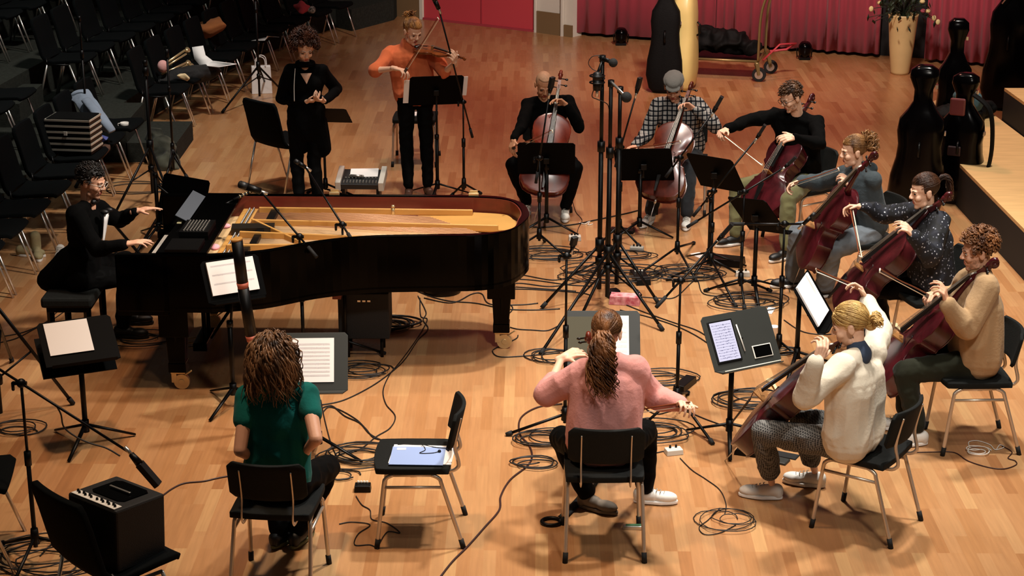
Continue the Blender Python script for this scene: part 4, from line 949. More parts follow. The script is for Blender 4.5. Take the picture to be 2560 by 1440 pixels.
# 9 teal shirt, seen from behind
J12=pose(84,(694,1212,.555),(694,966,.06),(686,897,.03),(.3,.9,-.28),(618,994,.0),(768,986,.0),((600,1126,-1),(640,1150,1)),((790,1098,-1),(762,1130,1)),(700,1195,.18),(818,1170,.10),(696,1328,.09,60),(742,1328,.09,70),nm='teal')
c_teal=cloth('teal t shirt','#13615a',.12,.2,50,.9,None,4)
P_,T_h,_b=person('person with wavy shoulder length hair in a teal short sleeved shirt seen from behind',J12,sk_f,dict(m=c_teal,k=.012,n='t_shirt',sleeve=-.58,wr=.012,ws=8,loose=-.004,bot=.05),dict(m=c_blkt,k=.016),dict(m=m_bs,ms=mat('olive sole','#6f7048',.7)),fem=True,handL=(V((.5,.8,-.3)),V((0,0,-1)),(.4,.4,.4,.4)),handR=(V((-.5,.8,-.3)),V((0,0,-1)),(.4,.4,.4,.4)),brow=m_iris)
hm=hairmat('dark wavy hair with lighter ends','#8e6644','#22130b'); b=B(); haircap(b,T_h,(.078,.097,.087),(0,-.014,.036),-.08,hl=.058)
T3=T_h.to_3x3(); k=0
while k<950:
    t=rn.uniform(-.35,math.pi+.35)+math.pi if k%5 else rn.uniform(0,6.28); e=rn.uniform(-.3,1.5); p,nn=scalp(T_h,t,e,(.070,.088,.078)); l_=T_h.inverted()@p
    if l_.y>.05 and l_.z<.06: continue
    lock(b,p,[(nn*.4+T3@V((.05,-.25,-.1))).normalized(),(nn*.10+V((0,0,-.9))).normalized(),V((rn.uniform(-.12,.12),rn.uniform(-.18,.05),-1)),V((rn.uniform(-.25,.25),0,-1))],rn.uniform(.16,.31),.0048,.016,1.6,14,k); k+=1
obj('hair',b,hm,P_,True)
placeA(J12['pel'],84,'chair with two flat steel back uprights under the person in the teal shirt',.0)
# 10 pianist
J1=pose(2,(204,690,.56),(222,508,-.02),(229,453,-.02),(.93,-.22,-.30),(246,522,.15),(190,535,-.15),((296,553,1),(338,529,-1)),((246,632,-1),(314,611,-1)),(316,650,-1),(318,690,-1),(318,782,.09,0),(306,815,.09,-4),nm='pianist')
def coat(b,J,u,f,w):
    hb=J['pel']-J['f']*.10
    b.cap(J['pel']+w*.1-J['f']*.03,hb-V((0,0,.02))-J['f']*.12,.16,.10); b.cap(J['hipL'],J['knL']*.6+J['hipL']*.4,.10,.085); b.cap(J['hipR'],J['knR']*.6+J['hipR']*.4,.10,.085)
P_,T_h,_b=person('person in a black concert suit and glasses playing the grand piano',J1,sk_f,dict(m=c_blk,k=.016,n='suit_jacket',extra=coat,wr=.01),dict(m=c_blkt,k=.014),dict(m=m_bs),stub=True,handL=hp(J1,'L',386,516,(0,0,-1),(.12,.18,.25,.3)),handR=hp(J1,'R',374,598,(0,0,-1),(.15,.2,.25,.35)),brow=m_iris,down=.004)
short_hair(P_,T_h,hairmat('black hair','#15100c','#050403'),300,.024,.006,.15,-.3,hl=.056,low=-.02)
glasses(T_h,1,P_,mat('clear spectacle frame','#cfc6b8',.2,.3),.025)
u,f,w=torso_frame(J1); c_=J1['neck']+f*.135
b=B(); b.sheet([[c_+u*(x*(1-.75*t))-w*(.03+.26*t)+f*(.012-.004*t) for x in (-.035,0,.035)] for t in (0,.25,.5,.75,1)],.004); obj('shirt_front',b,m_paper,P_,True)
b=B(); b.cap(J1['neck']+w*.03+f*.05-u*.03,J1['neck']+w*.03+f*.05+u*.03,.018); b.sph(c_-w*.02+u*.03+f*.01,(.03,.02,.018)); b.sph(c_-w*.02-u*.03+f*.01,(.03,.02,.018)); obj('bow_tie',b,m_bs,P_,True)
# 11 standing singer in black
B2=G(783,532); pel=B2+V((-.03,0,.93))
J2=pose(288,pel,(763,170,0),(761,121,-.05),(.30,-.80,-.45),(803,176,.03),(726,178,-.02),((842,222,1),(814,240,-1)),((700,246,1),(762,242,-1)),pel+V((.06,-.06,-.42)),pel+V((-.10,-.03,-.42)),(800,528,.09,285),(752,528,.09,280),nm='singer')
for q in ('wrL','wrR'): J2[q]=J2[q]+V((0,-.07,-.03))
def skirt(b,J,u,f,w):
    p=J['pel']; b.cap(p+w*.05,p-w*.12+u*.0,.14,.165); b.cap(p-w*.1+V((-.05,0,0)),p-w*.28+V((-.06,0,0)),.13,.10); b.cap(p-w*.1+V((.06,0,0)),p-w*.32+V((.13,0,0)),.13,.09)
P_,T_h,_b=person('person with curly auburn hair in a black dress standing with clasped hands',J2,sk_p,dict(m=c_blk,k=.012,n='dress',extra=skirt,wr=.01),dict(m=c_blkt,k=.006),dict(m=m_bs),fem=True,handL=hp(J2,'L',790,250,(-.3,-.2,.4),(.6,.7,.8,.8)),handR=hp(J2,'R',788,252,(.2,.3,.7),(.4,.5,.6,.7)),brow=mat('dark brown hair','#1e130c',.6),open=.014,closed=True)
short_hair(P_,T_h,hairmat('auburn curls','#5a2f1a','#1a0d08'),330,.075,.0065,.2,-.3,hl=.074,low=-.05,curl=.014,seed=3)
u,f,w=torso_frame(J2); b=B(); b.sheet([[J2['neck']-w*.03+f*.075+u*(x*(1-t))-w*(.09*t)+f*(.03*t+.012) for x in (-.05,0,.05)] for t in (0,.33,.66,1)],.006); obj('neckline',b,sk_p[0],P_,True)
b=B(); b.tube([J2['neck']+w*.045+f*.02+(u*math.cos(t)+f*math.sin(t))*.065 for t in [i*math.pi/9 for i in range(19)]],.028,8); 
vox('scarf',b,.007,c_blk,P_,3)
# 12 violinist
def tunx(b,J,u,f,w):
    p=J['pel']
    for q in (-1,-.3,.3,1): b.cap(p+w*.36+u*(q*.085)+f*.01,p+w*.0+u*(q*.10)+f*.01,.115,.105)
B3=G(1042,478); pel=B3+V((0,.0,.93))
J3=pose(292,pel,(1020,122,0),(1031,78,-.06),(.50,-.70,-.42),(1078,134,-.02),(978,132,.02),((1112,180,-1),(1136,158,-1)),((938,176,-1),(986,171,-1)),pel+V((.10,-.03,-.43)),pel+V((-.09,-.03,-.43)),(1070,466,.09,290),(1022,470,.09,270),nm='violin')
c_org=cloth('orange tunic','#c8673f',.08,.2,40,.85,None,4)
P_,T_h,_b=person('person in an orange short sleeved tunic standing and playing the violin',J3,sk_p,dict(m=c_org,k=.018,n='tunic',sleeve=.12,wr=.016,ws=7,ak=.004,collar=.04,extra=tunx),dict(m=c_blkt,k=.008),dict(m=mat('brown shoe','#4a2f22',.5)),fem=True,handL=hp(J3,'L',1136,142,(-.6,.3,.3),(.7,.8,.8,.9)),handR=hp(J3,'R',1010,176,(.1,-.1,-1),(.5,.6,.7,.7)),brow=mat('light brown hair','#6b4a2c',.6),closed=True)
hm=hairmat('strawberry blonde hair','#b07a3f','#5a341a'); b=combed_hair(P_,T_h,hm,(-.01,-.09,.09),260,9,.0045)
for k in range(40):
    p=T_h@V((-.01+rn.uniform(-.02,.02),-.10,.09+rn.uniform(-.02,.02))); lock(b,p,[T3@V((rn.uniform(-.6,.6),-.6,.6)),T_h.to_3x3()@V((rn.uniform(-.8,.8),.3,-.2))],.08,.009,.012,1.3,8,k)
obj('hair',b,hm,P_,True)
# ---- instruments held ----
m_c1=varnish('red brown varnish','#7d2f1c','#5a1d12'); m_c2=varnish('chestnut varnish','#5f2415','#3f150d'); m_c3=varnish('deep red varnish','#4c141a','#330b10'); m_c4=varnish('maroon varnish','#4a171a','#2c0c0e')
def cel(lab,J,bot,sc_px,front,m_,pin,zb=.32,s=0,sc=1.0):
    """bot: (px,py,dy from pelvis) bottom of the body; sc_px: scroll"""
    P0=G(bot[0],bot[1],zb); q1=RS(P0,sc_px[0],sc_px[1],1.20*sc,-1); q2=RS(P0,sc_px[0],sc_px[1],1.20*sc,1)
    P1=q1 if abs(q1.z-1.2)<abs(q2.z-1.2) else q2
    if s: P1=q1 if s<0 else q2
    t,T=cello(lab,P0,P1,V(front),m_,sc=sc,pinto=G(pin[0],pin[1],.0),group=None)
    DBG.append((lab[:30],'P0z %.2f P1z %.2f P0-P1 dist %.2f'%(P0.z,P1.z,(P1-P0).length),[round(x,2) for x in P0])); return T
cel('reddish brown cello held by the person with the shaved head',J4,(1354,486,-.45),(1403,176),(0,-1,.3),m_c1,(1330,572))
cel('chestnut cello held by the person in the flat cap',J5,(1640,498,-.45),(1733,206),(-.35,-1,.3),m_c2,(1612,590))
cel('deep red cello held by the person with glasses',J6,(1896,538,-.40),(2040,236),(-.8,-.75,.3),m_c3,(1850,620))
cel('dark red cello held by the person in the slate grey hooded sweatshirt',J7,(2008,648,-.25),(2204,380),(-1,-.12,.3),m_c3,(1980,720))
cel('maroon cello held by the person in the flowered blouse',J8,(2098,772,-.20),(2393,484),(-1,-.02,.3),m_c4,(2060,830))
cel('maroon cello held by the person in the beige sweatshirt',J9,(2200,952,-.15),(2510,650),(-1,.12,.3),m_c3,(2130,1010))
cel('maroon cello held by the person in the cream cardigan',J10,(1868,1090,-.05),(2150,842),(-1,.5,.3),m_c4,(1812,1152))
cel('chestnut cello in front of the person in the pink sweater',J11,(1530,1020,.62),(1469,848),(.1,1,.3),m_c2,(1535,1150))
vc=AY(1046,122,J3['neck'].y-.10); vs_=RS(vc,1169,148,.58,-1)
cello('amber violin under the chin of the person in the orange tunic',vc,vs_,V((.1,-.2,1)),varnish('amber varnish','#8a4a20','#5e2c12'),sc=.475,name='violin',cat='violin',thin=.55,th=.07)
def bw(lab,fr,tp,side,J=None):
    return bow(lab,fr,tp,V(side))
f_=J3['wrR']+hd(J3,'R',1010,178)*.10; bw('violin bow of the person in the orange tunic',f_,RS(f_,1094,44,.71,-1),(.3,-.3,-.2))
f_=J6['wrR']+hd(J6,'R',1800,331)*.09; bw('cello bow of the person with glasses',f_,RS(f_,1905,410,.71,-1),(.3,.3,-.6))
f_=J7['wrR']+hd(J7,'R',1970,463)*.09; bw('cello bow of the person in the slate grey hooded sweatshirt',f_,RS(f_,2095,420,.71,-1),(.3,0,-1))
f_=J8['wrR']+hd(J8,'R',2112,512)*.09; bw('cello bow of the person in the flowered blouse',f_,RS(f_,2148,640,.71,-1),(.6,0,-.3))
f_=J9['wrR']+hd(J9,'R',2320,738)*.09; bw('cello bow of the person in the beige sweatshirt',f_,RS(f_,2200,672,.71,-1),(.2,0,-1))
f_=J10['wrR']+hd(J10,'R',2143,700)*.09; bw('cello bow of the person in the cream cardigan',f_,RS(f_,2040,672,.71,1),(.2,0,-1))
f_=J4['wrR']+hd(J4,'R',1278,372)*.09; bw('cello bow of the person with the shaved head',f_,RS(f_,1380,325,.71,-1),(.2,0,-1))
f_=J5['wrR']+hd(J5,'R',1572,372)*.09; bw('cello bow of the person in the flat cap',f_,RS(f_,1700,352,.71,-1),(.2,0,-1))
f_=J11['wrR']+hd(J11,'R',1716,1006)*.09; bw('cello bow of the person in the pink sweater',f_,RS(f_,1480,1040,.71,1),(.2,0,-1))
# ---------------- stands, microphones, furniture and things around the players ----------------
def onpole(base,px,py):   # point on the vertical over base seen at row py
    return UP(base,py)
def mstand(lab,bpx,dpx,face,tilt,**k):
    base=G(*bpx); base.z=0
    off=k.pop('off',0.0); a=R(face)
    p=UP(base,dpx[1]); y=p.y+off
    d=AY(dpx[0],dpx[1],y)
    return desk_stand(lab,base,d,face,tilt,**k)
m_dk2=mat('matt black stand desk','#030303',.6,0,.1,9,spec=.05)
t,T=mstand('black music stand in front of the person in the orange tunic',(1094,492),(1090,226),100,30,m=m_dk2,rot=20)
sheetmusic('white sheet sticking out to the left behind the black desk of the violin player',T,.16,.30,-.15,.13,staff=False); sheetmusic('white sheet sticking out to the right behind the black desk of the violin player',T,-.29,-.15,-.08,.15,staff=False)
t,T=mstand('black music stand with its desk laid almost flat before the black dress',(798,500),(806,288),84,57,m=m_dk2,rot=10)
mstand('black music stand in front of the person with the shaved head',(1366,578),(1366,396),88,26,m=m_dk2,rot=92)
mstand('black music stand in front of the person in the flat cap',(1598,588),(1610,411),80,26,m=m_dk2,rot=-22,roll=-4)
mstand('black music stand in front of the person with glasses and sage trousers',(1772,668),(1790,432),44,30,m=m_dk2,rot=0,roll=-4)
mstand('black music stand left of the person in the slate grey hooded sweatshirt',(1884,738),(1893,538),36,34,m=m_dk2,rot=30,roll=-12)
t,T=mstand('black music stand holding a blank white score left of the person in the flowered blouse',(1990,922),(2032,752),-20,32,m=m_dk2,rot=10)
sheetmusic('large blank white score on the stand left of the raised bow hand',T,-.21,.16,-.14,.17,lines=0,staff=False,th=.012)
T1=T
t,T=mstand('dark grey music stand holding a tablet and a phone',(1822,1106),(1852,846),-62,32,rot=-95)
TT=T
# tablet, pencil and phone on that desk
tb=E_('tablet','tablet showing handwritten notes on the dark grey music stand','tablet',T@V((-.10,.0,.01)))
b=B(T); b.prism([(-.215,-.135),(-.035,-.135),(-.035,.135),(-.215,.135)],.004,.011); obj('case',b,m_bk,tb,True,bev=.002)
m_scr=mat('lit tablet screen','#a9abc4',.3,0,.05,4,emis=.35); b=B(T); b.prism([(-.205,-.122),(-.045,-.122),(-.045,.125),(-.205,.125)],.0112,.0118); sc_=obj('screen',b,m_scr,tb,True)
b=B(T); rd=random.Random(3)
for i in range(13):
    y=.105-i*.0175; b.box((-.125,y,.0122),(.140,.0010,.0006))
    for k in range(9): b.box((-.190+rd.random()*.13,y+rd.uniform(-.004,.004),.0123),(.006,.0022,.0006))
obj('handwritten_notes',b,mat('notes ink','#5c5f86',.6),sc_,True)
b=B(T); b.cyl((-.012,.09,.010),(-.002,-.085,.010),.0045,n=8); T_('stylus_pencil','white stylus pencil beside the tablet','pencil',b,m_wh)
ph=E_('phone','phone in a pale frame leaning at the right of the tablet','phone',T@V((.10,-.1,.01)))
b=B(T); b.prism([(.055,-.145),(.195,-.145),(.195,-.062),(.055,-.062)],.004,.012); obj('case',b,mat('pale phone frame','#d9d3c8',.4),ph,True,bev=.003)
b=B(T); b.prism([(.062,-.139),(.188,-.139),(.188,-.068),(.062,-.068)],.0122,.0132); obj('screen',b,mat('black glass','#030303',.08),ph,True)
b=B(T); b.cyl((-.20,-.190,.034),(.22,-.188,.034),.0035,n=7); T_('wooden_baton','thin pale stick lying on the lip of the tablet stand','stick',b,m_hairb)
t,T=mstand('dark grey music stand in front of the person in the pink sweater',(1502,1010),(1506,846),270,28,rot=-30,w=.50,h=.37)
sheetmusic('olive grey folder on the stand before the person in the pink sweater',T,-.245,.03,-.15,.145,staff=False,m=mat('olive grey card','#4a4633',.7),name='folder'); sheetmusic('bright white page on the stand before the person in the pink sweater',T,.0,.175,-.17,.15,z=.012,lines=8)
t,T=mstand('dark grey music stand in front of the person in the teal shirt',(798,1138),(768,904),272,30,rot=-25,w=.50,h=.36)
sheetmusic('large white score open on the stand of the person in the teal shirt',T,-.20,.165,-.13,.145,lines=9)
t,T=mstand('low black music stand with a tilted desk at the left by the piano bench',(217,1108),(196,852),-66,52,m=m_dk2,rot=-98,w=.46,h=.33,roll=0)
sheetmusic('white sheet lying on the low black stand left of the piano bench',T,-.19,.08,-.09,.15,staff=False,th=.006)
b=B(T); b.prism([(-.24,-.16),(.22,-.16),(.22,.14),(-.24,.14)],-.14,-.13); obj('lower_tray',b,m_dk2,t,True)
t,T=mstand('black music stand with a thick white score against the side of the piano',(585,1014),(583,696),-62,30,m=m_dk2,rot=-112,w=.40,h=.28)
sheetmusic('thick white score on the stand at the near side of the piano',T,-.165,.155,-.10,.125,lines=3,th=.016)
t,T=mstand('wide black music stand beyond the keyboard end of the piano',(398,600),(457,502),238,20,m=m_dk2,rot=10,w=.52,h=.42,off=.0)
# studio stands in the middle
def studio(lab,bpx,topy,legs,r=.019,hub=.46,grp=None):
    base=G(*bpx); top=UP(base,topy); t=E_('studio_stand',lab,'microphone stand',(base.x,base.y,0),0,grp)
    b=B(); b.cyl(base+V((0,0,.10)),base+V((0,0,1.25)),r); b.cyl(base+V((0,0,1.2)),base+V((0,0,1.28)),r*1.6); b.cyl(base+V((0,0,hub-.05)),base+V((0,0,hub+.05)),r*1.9); b.cyl(base+V((0,0,.30)),base+V((0,0,.36)),r*1.8); obj('pole',b,m_bk,t,True)
    b=B(); b.cyl(base+V((0,0,1.2)),V((base.x,base.y,min(2.0,top.z))),r*.8); b.cyl(V((base.x,base.y,min(1.92,top.z-.05))),V((base.x,base.y,min(2.0,top.z))),r*1.3); b.cyl(V((base.x,base.y,min(1.9,top.z))),top,r*.62); obj('upper_pole',b,m_bk,t,True)
    for q in legs:
        e=G(*q); e.z=.012; s0=base+V((0,0,hub)); b=B(); b.cyl(s0,e,.0115); l=obj('leg',b,m_bk,t,True); b=B(); b.cyl(base+V((0,0,.33)),s0.lerp(e,.5),.007); obj('brace',b,m_bk,t,True)
        b=B(); d=(e-s0).normalized(); b.cyl(e-d*.05,e+d*.006,.017); obj('rubber_foot',b,m_rub,l,True)
    return t,base,top
t,bA,tA=studio('tall black studio stand nearest the piano tail, first of the central cluster',(1497,752),138,[(1355,772),(1600,742),(1500,690)])
t,bB,tB=studio('tall black studio stand in the middle of the central cluster',(1518,772),200,[(1352,888),(1656,828),(1520,700)])
t,bC,tC=studio('tall black studio stand at the right of the central cluster',(1541,740),216,[(1450,800),(1645,760),(1548,675)])
a=UP(bA,146); mic('small microphone with a round foam head reaching right at the top of the central stands',a,RS(a,1533,157,.16,-1),.016,'cyl'); 
def ball(p,r): b=B(); b.sph(p,r,n=14); return b
e1=RS(a,1533,157,.16,-1); T_('foam_windshield','round black foam ball on the topmost microphone of the central stands','windshield',ball(e1,.034),mat('black foam','#0b0a09',.85,0,.3,90,.4,200))
a2=UP(bB,204); e2=RS(a2,1566,243,.27,-1); bb=B(); bb.cyl(a2,e2,.010); T_('side_mounted_boom','thin diagonal boom reaching right from the middle central stand','boom',bb,m_steel)
T_('foam_windshield','round black foam ball at the end of the diagonal arm','windshield',ball(e2,.040),_mats['black foam'])
a3=AY(1493,196,bA.y-.08); mic('large black studio microphone in a shock mount left of the central stands',a3+V((0,0,-.09)),a3+V((.0,0,.04)),.034,'cyl')
bb=B(); 
for z in (-.03,.02): bb.tube([a3+V((.055*math.cos(q),.055*math.sin(q),z)) for q in [i*math.pi/8 for i in range(17)]],.006,6)
bb.cyl(a3+V((.05,0,0)),UP(bA,196),.010); bb.cyl(a3+V((0,0,.03)),AY(1508,146,bA.y),.011); T_('shock_mount','black ring shock mount around the large studio microphone','shock mount',bb,m_bk)
cable('thin black cable looping beside the top of the central stands',[AY(x,y,bA.y-.1) for x,y in ((1500,138),(1480,142),(1471,158),(1480,172),(1492,178))],.003)
cable('black cable hanging from the large studio microphone down the central stands',[AY(x,y,bA.y-.07) for x,y in ((1488,215),(1480,240),(1492,248),(1510,255),(1522,270),(1524,330),(1518,500),(1512,650))],.004)
# boom stands
def boomstand(lab,bpx,cl,tip,rot,micl=None,mk='box',mp=None,ml=.15,s=-1,bl=.2,mr=.024,legs=None,rl=.30,bs=-1,tail=True,BL=None,hang=None):
    base=G(*bpx); q=UP(base,cl[1]); BLn=BL
    if BLn: e=RS(q,tip[0],tip[1],BLn,bs)
    else: e=AY(tip[0],tip[1],q.y+(s if abs(s)<1 else 0))
    st=mic_stand(lab,base,rot,q.z,e,bl,legs=[G(*x)+V((0,0,.012)) for x in legs] if legs else None,rl=rl,tail=tail)
    if micl: 
        c=AY(mp[0],mp[1],e.y-.02); mic(micl,e+V((.0,-.005,.0)),e+(c-e).normalized()*ml,mr,mk)
    return base,q,e
boomstand('slim microphone stand between the shaved head player and his music stand',(1348,630),(1345,395),(1374,232),80,'flat rectangular microphone in front of the face of the person with the shaved head','box',(1381,196),.14,s=.0,mr=.026,bl=.12)
boomstand('slim stand with a copper lit boom left of the person in the flat cap',(1548,606),(1544,368),(1591,232),40,'flat rectangular microphone left of the person in the flat cap','box',(1600,196),.14,s=.0,mr=.026,bl=.08,legs=[(1600,620),(1500,612),(1545,585)])
boomstand('slim stand right of the flat cap player, its boom sloping up to the right',(1692,664),(1690,394),(1783,280),10,'flat rectangular microphone right of the person in the flat cap','box',(1806,240),.15,s=.05,mr=.026,bl=.10,legs=[(1595,690),(1735,610),(1740,705)])
boomstand('slim stand with a diagonal boom in front of the person with glasses',(1776,694),(1762,478),(1892,345),150,'flat rectangular microphone at the bowing arm of the person with glasses','box',(1913,312),.13,s=.05,mr=.022,bl=.16,legs=[(1668,702),(1840,770),(1850,690)])
boomstand('black stand with a boom crossing low behind the hooded sweatshirt stand',(1850,745),(1880,480),(1962,418),30,'small black microphone clipped close to the deep red cello','box',(1986,396),.12,s=.0,mr=.02,bl=.42)
boomstand('straight black stand left of the stand with the blank white score',(1945,905),(1950,560),(2008,560),80,'small black microphone above the dark red cello of the hooded player','cyl',(2030,540),.12,s=.0,mr=.014,bl=.28)
boomstand('short black stand with a pedal at its foot right of the pink sweater',(1691,1043),(1711,702),(1795,600),0,'silver tipped microphone on the short stand behind the tablet stand','box',(1822,570),.15,s=.25,mr=.022,bl=.16,legs=[(1781,1112),(1612,1064),(1720,985)])
boomstand('slim black stand rising beside the left edge of the stand of the pink sweater',(1412,1093),(1420,640),(1430,622),60,'small grey microphone on the slim stand by the piano tail','box',(1436,598),.09,s=.05,mr=.022,bl=.06,legs=[(1268,1090),(1500,1104),(1440,1038)],tail=False)
boomstand('microphone stand at the near side of the piano with its boom over the strings',(762,948),(745,592),(652,478),-60,'black condenser microphone over the tuning pins of the piano','cyl',(604,462),.16,s=.25,mr=.026,bl=.10)
boomstand('microphone stand under the middle of the piano with its boom over the strings',(866,905),(850,562),(764,418),30,'small black microphone above the far rim of the piano','cyl',(748,408),.10,s=.55,mr=.016,bl=.10)
boomstand('tall microphone stand right of the person in the orange tunic with a high boom',(1160,500),(1168,255),(1097,22),40,'black microphone high above the violin','cyl',(1084,-6),.13,s=-.35,mr=.022,bl=.30,legs=[(1128,492),(1202,486),(1158,470)])
boomstand('slim microphone stand in front of the person in the black dress',(815,500),(803,245),(797,236),10,'small black microphone in front of the clasped hands','cyl',(792,226),.07,s=-.02,mr=.014,bl=.02,tail=False)
bs=boomstand('microphone stand at the lower left with a long boom across the floor view',(93,1408),(66,958),(328,1134),20,'long black shotgun microphone hanging over the amplifier chair','box',(388,1204),.22,s=-.25,mr=.028,bl=.34,rl=.34)
studio('heavy black studio stand cut off by the left edge of the picture',(2,1068),640,[(182,1012),(-90,1100),(30,905)],r=.022,hub=.9)
studio('tall thin dark stand behind the silver accordion case',(228,452),40,[(190,470),(262,470),(232,430)],r=.011,hub=.2)
studio('tall black stand with a wide tripod behind the pianist',(384,508),150,[(282,548),(455,575),(400,470)],r=.017,hub=.55)
studio('black stand between the grey bag and the wide music stand',(436,448),215,[(408,470),(470,450),(430,425)],r=.011,hub=.25)
studio('tall black tripod stand in front of the white shopping bag',(650,262),20,[(556,283),(716,240),(668,222)],r=.013,hub=.45)
bs=G(395,690); t=E_('folding_keyboard_stand','black crossed folding stand between the pianist and the wide music stand','stand',(bs.x,bs.y,0))
for i,(p,q) in enumerate((((285,560),(395,690)),((392,548),(330,650)))):
    b=B(); a_=G(*p); c_=G(*q); a_.z=.55 if i==0 else .60; b.box((0,0,0),(.001,.001,.001)); b=B(); b.cyl(AY(p[0],p[1],a_.y-.5),G(q[0],q[1],.02),.013); obj('leg',b,m_bk,t,True)
# thick black tubes in front of the piano: one telescopic pole with copper collars
bp=G(652,1078); t=E_('telescopic_pole','thick black pole with copper coloured collars in front of the piano','pole',(bp.x,bp.y,0))
def pt(x,y,dy): return AY(x,y,bp.y+dy)
b=B(); b.cyl(pt(592,600,.0),pt(606,706,.0),.036,.036,14); obj('upper_tube',b,m_bk,t,True)
b=B(); b.cyl(pt(606,706,.0),pt(608,720,.0),.038,.034,14); obj('collar',b,mat('copper collar','#b8604a',.5),t,True)
b=B(); b.cyl(pt(608,720,.0),pt(628,838,.0),.036,.036,14); obj('lower_tube',b,m_bk,t,True)
b=B(); b.cyl(pt(628,838,.0),pt(631,852,.0),.038,.034,14); obj('collar',b,_mats['copper collar'],t,True)
b=B(); b.cyl(pt(631,852,.0),bp,.020,.018); obj('foot_pole',b,m_bk,t,True)
b=B(); b.cyl(pt(591,596,.0),pt(592,601,.0),.037,.037,14); obj('end_cap',b,m_gold,t,True)
# ---- chairs in the playing area ----
pe=G(1040,1328); placeA(pe,180,'empty chair in side view holding a blue folder and white papers',.0); ce=[o for o in bpy.data.objects if o.name.startswith('chair')][-1]
pc=G(1040,405); placeA(pc,268,'black upholstered chair behind the legs of the person in the orange tunic',0)
def seatT(p,a): return Mx.Translation((p.x,p.y,.484))@Mx.Rotation(R(a),4,'Z')
Ts=seatT(pe,0)
def flat(name,lab,cat,T,x0,x1,y0,y1,z,th,m,rz=0):
    b=B(T@Mx.Translation(((x0+x1)/2,(y0+y1)/2,z))@Mx.Rotation(R(rz),4,'Z')); b.box((0,0,th/2),(x1-x0,y1-y0,th)); return T_(name,lab,cat,b,m,None,0)
flat('paper_stack','white papers under the blue folder on the empty chair','papers',Ts,-.13,.22,-.16,.10,0,.004,m_paper,-4)
flat('folder','pale blue folder on the empty chair','folder',Ts,-.13,.17,-.185,.065,.005,.004,mat('pale blue card','#8fa3cf',.5),-2)
flat('paper_label','small white label on the corner of the blue folder','label',Ts,-.10,-.05,.02,.05,.0095,.001,m_paper)
flat('paper_stack','white papers on the chair behind the person in the orange tunic','papers',seatT(pc,0),-.03,.09,-.05,.12,0,.008,m_paper,5)
z_=Ts@V((0,0,.012))
b=B(); pp=[Ts@V(p) for p in ((-.1,.09,.011),(.02,.10,.012),(.06,.02,.012),(.03,-.03,.012),(.10,-.03,.012),(.14,-.01,.014))]; b.tube(spl(pp,6),.0022,5); b.tube(spl([Ts@V(p) for p in ((.02,.10,.012),(.12,.05,.012),(.2,.03,.014))],6),.0022,5); b.sph(pp[-1],.010); b.sph(Ts@V((.2,.03,.014)),.009); T_('earphones','black earphones lying on the blue folder','earphones',b,m_rub)
# audience type chairs
aud=chairB(); 
pa=G(288,1392,.46); pa.z=0; put(aud,pa,R(44),'black padded chair carrying the black amplifier at the lower left')
n_a=dup(aud); ps=G(716,470); put(n_a,ps,R(48),'black padded chair with a tall back behind the person in the black dress')
ft=G(36,1432); q_=Mx.Rotation(R(8),3,'Z')@V((.25,-.262,0)); n_b=dup(aud); put(n_b,V((ft.x-q_.x,ft.y-q_.y,0)),R(8),'chair cut off by the lower left corner with one steel leg showing')
# amplifier on the chair
Ta=Mx.Translation((pa.x+.01,pa.y+.02,.462))@Mx.Rotation(R(52),4,'Z')@Mx.Rotation(R(3),4,'Y')
am=E_('guitar_amplifier','black guitar amplifier with a row of knobs standing on the lower left chair','amplifier',Ta.translation)
b=B(Ta); b.box((0,0,.165),(.31,.36,.33)); obj('cabinet',b,mat('black tolex','#070707',.75,0,.2,80,.3,200),am,True,bev=.012)
b=B(Ta); b.box((-.125,0,.333),(.050,.32,.006)); pn=obj('control_panel',b,mat('white control panel','#e9e6df',.4),am,True,bev=.002)
for i in range(14):
    if i in (7,): continue
    b=B(Ta); y=-.143+i*.022; b.cyl((-.125+(.006 if i%2 else -.004),y,.336),(-.125+(.006 if i%2 else -.004),y,.348),.0075,.006,10); obj('knob',b,m_bk,pn,True)
b=B(Ta); b.prism([(-.05,-.12),(.10,-.12),(.12,-.09),(.12,.09),(.10,.12),(-.05,.12),(-.07,.09),(-.07,-.09)],.329,.335); hd_=obj('recessed_handle_plate',b,m_lac,am,True,bev=.003)
b=B(Ta); b.box((.025,0,.343),(.012,.15,.006)); obj('handle',b,m_steel,hd_,True,bev=.002)
# piano bench
bn=G(212,880); t=E_('piano_bench','black upholstered piano bench under the pianist','bench',(bn.x,bn.y,0)); pb=J1['pel']
t.location=(pb.x-.04,pb.y,0); 
b=B(); b.box((pb.x-.05,pb.y,.455),(.36,.62,.075)); obj('seat',b,m_pad,t,True,bev=.02)
b=B(); b.box((pb.x-.05,pb.y,.40),(.30,.54,.05)); obj('frame',b,m_lac,t,True,bev=.004)
for sx in (-1,1):
    for sy in (-1,1): b=B(); b.cyl((pb.x-.05+sx*.13,pb.y+sy*.24,0),(pb.x-.05+sx*.13,pb.y+sy*.24,.40),.022,.028,4,False); obj('leg',b,m_lac,t,True)
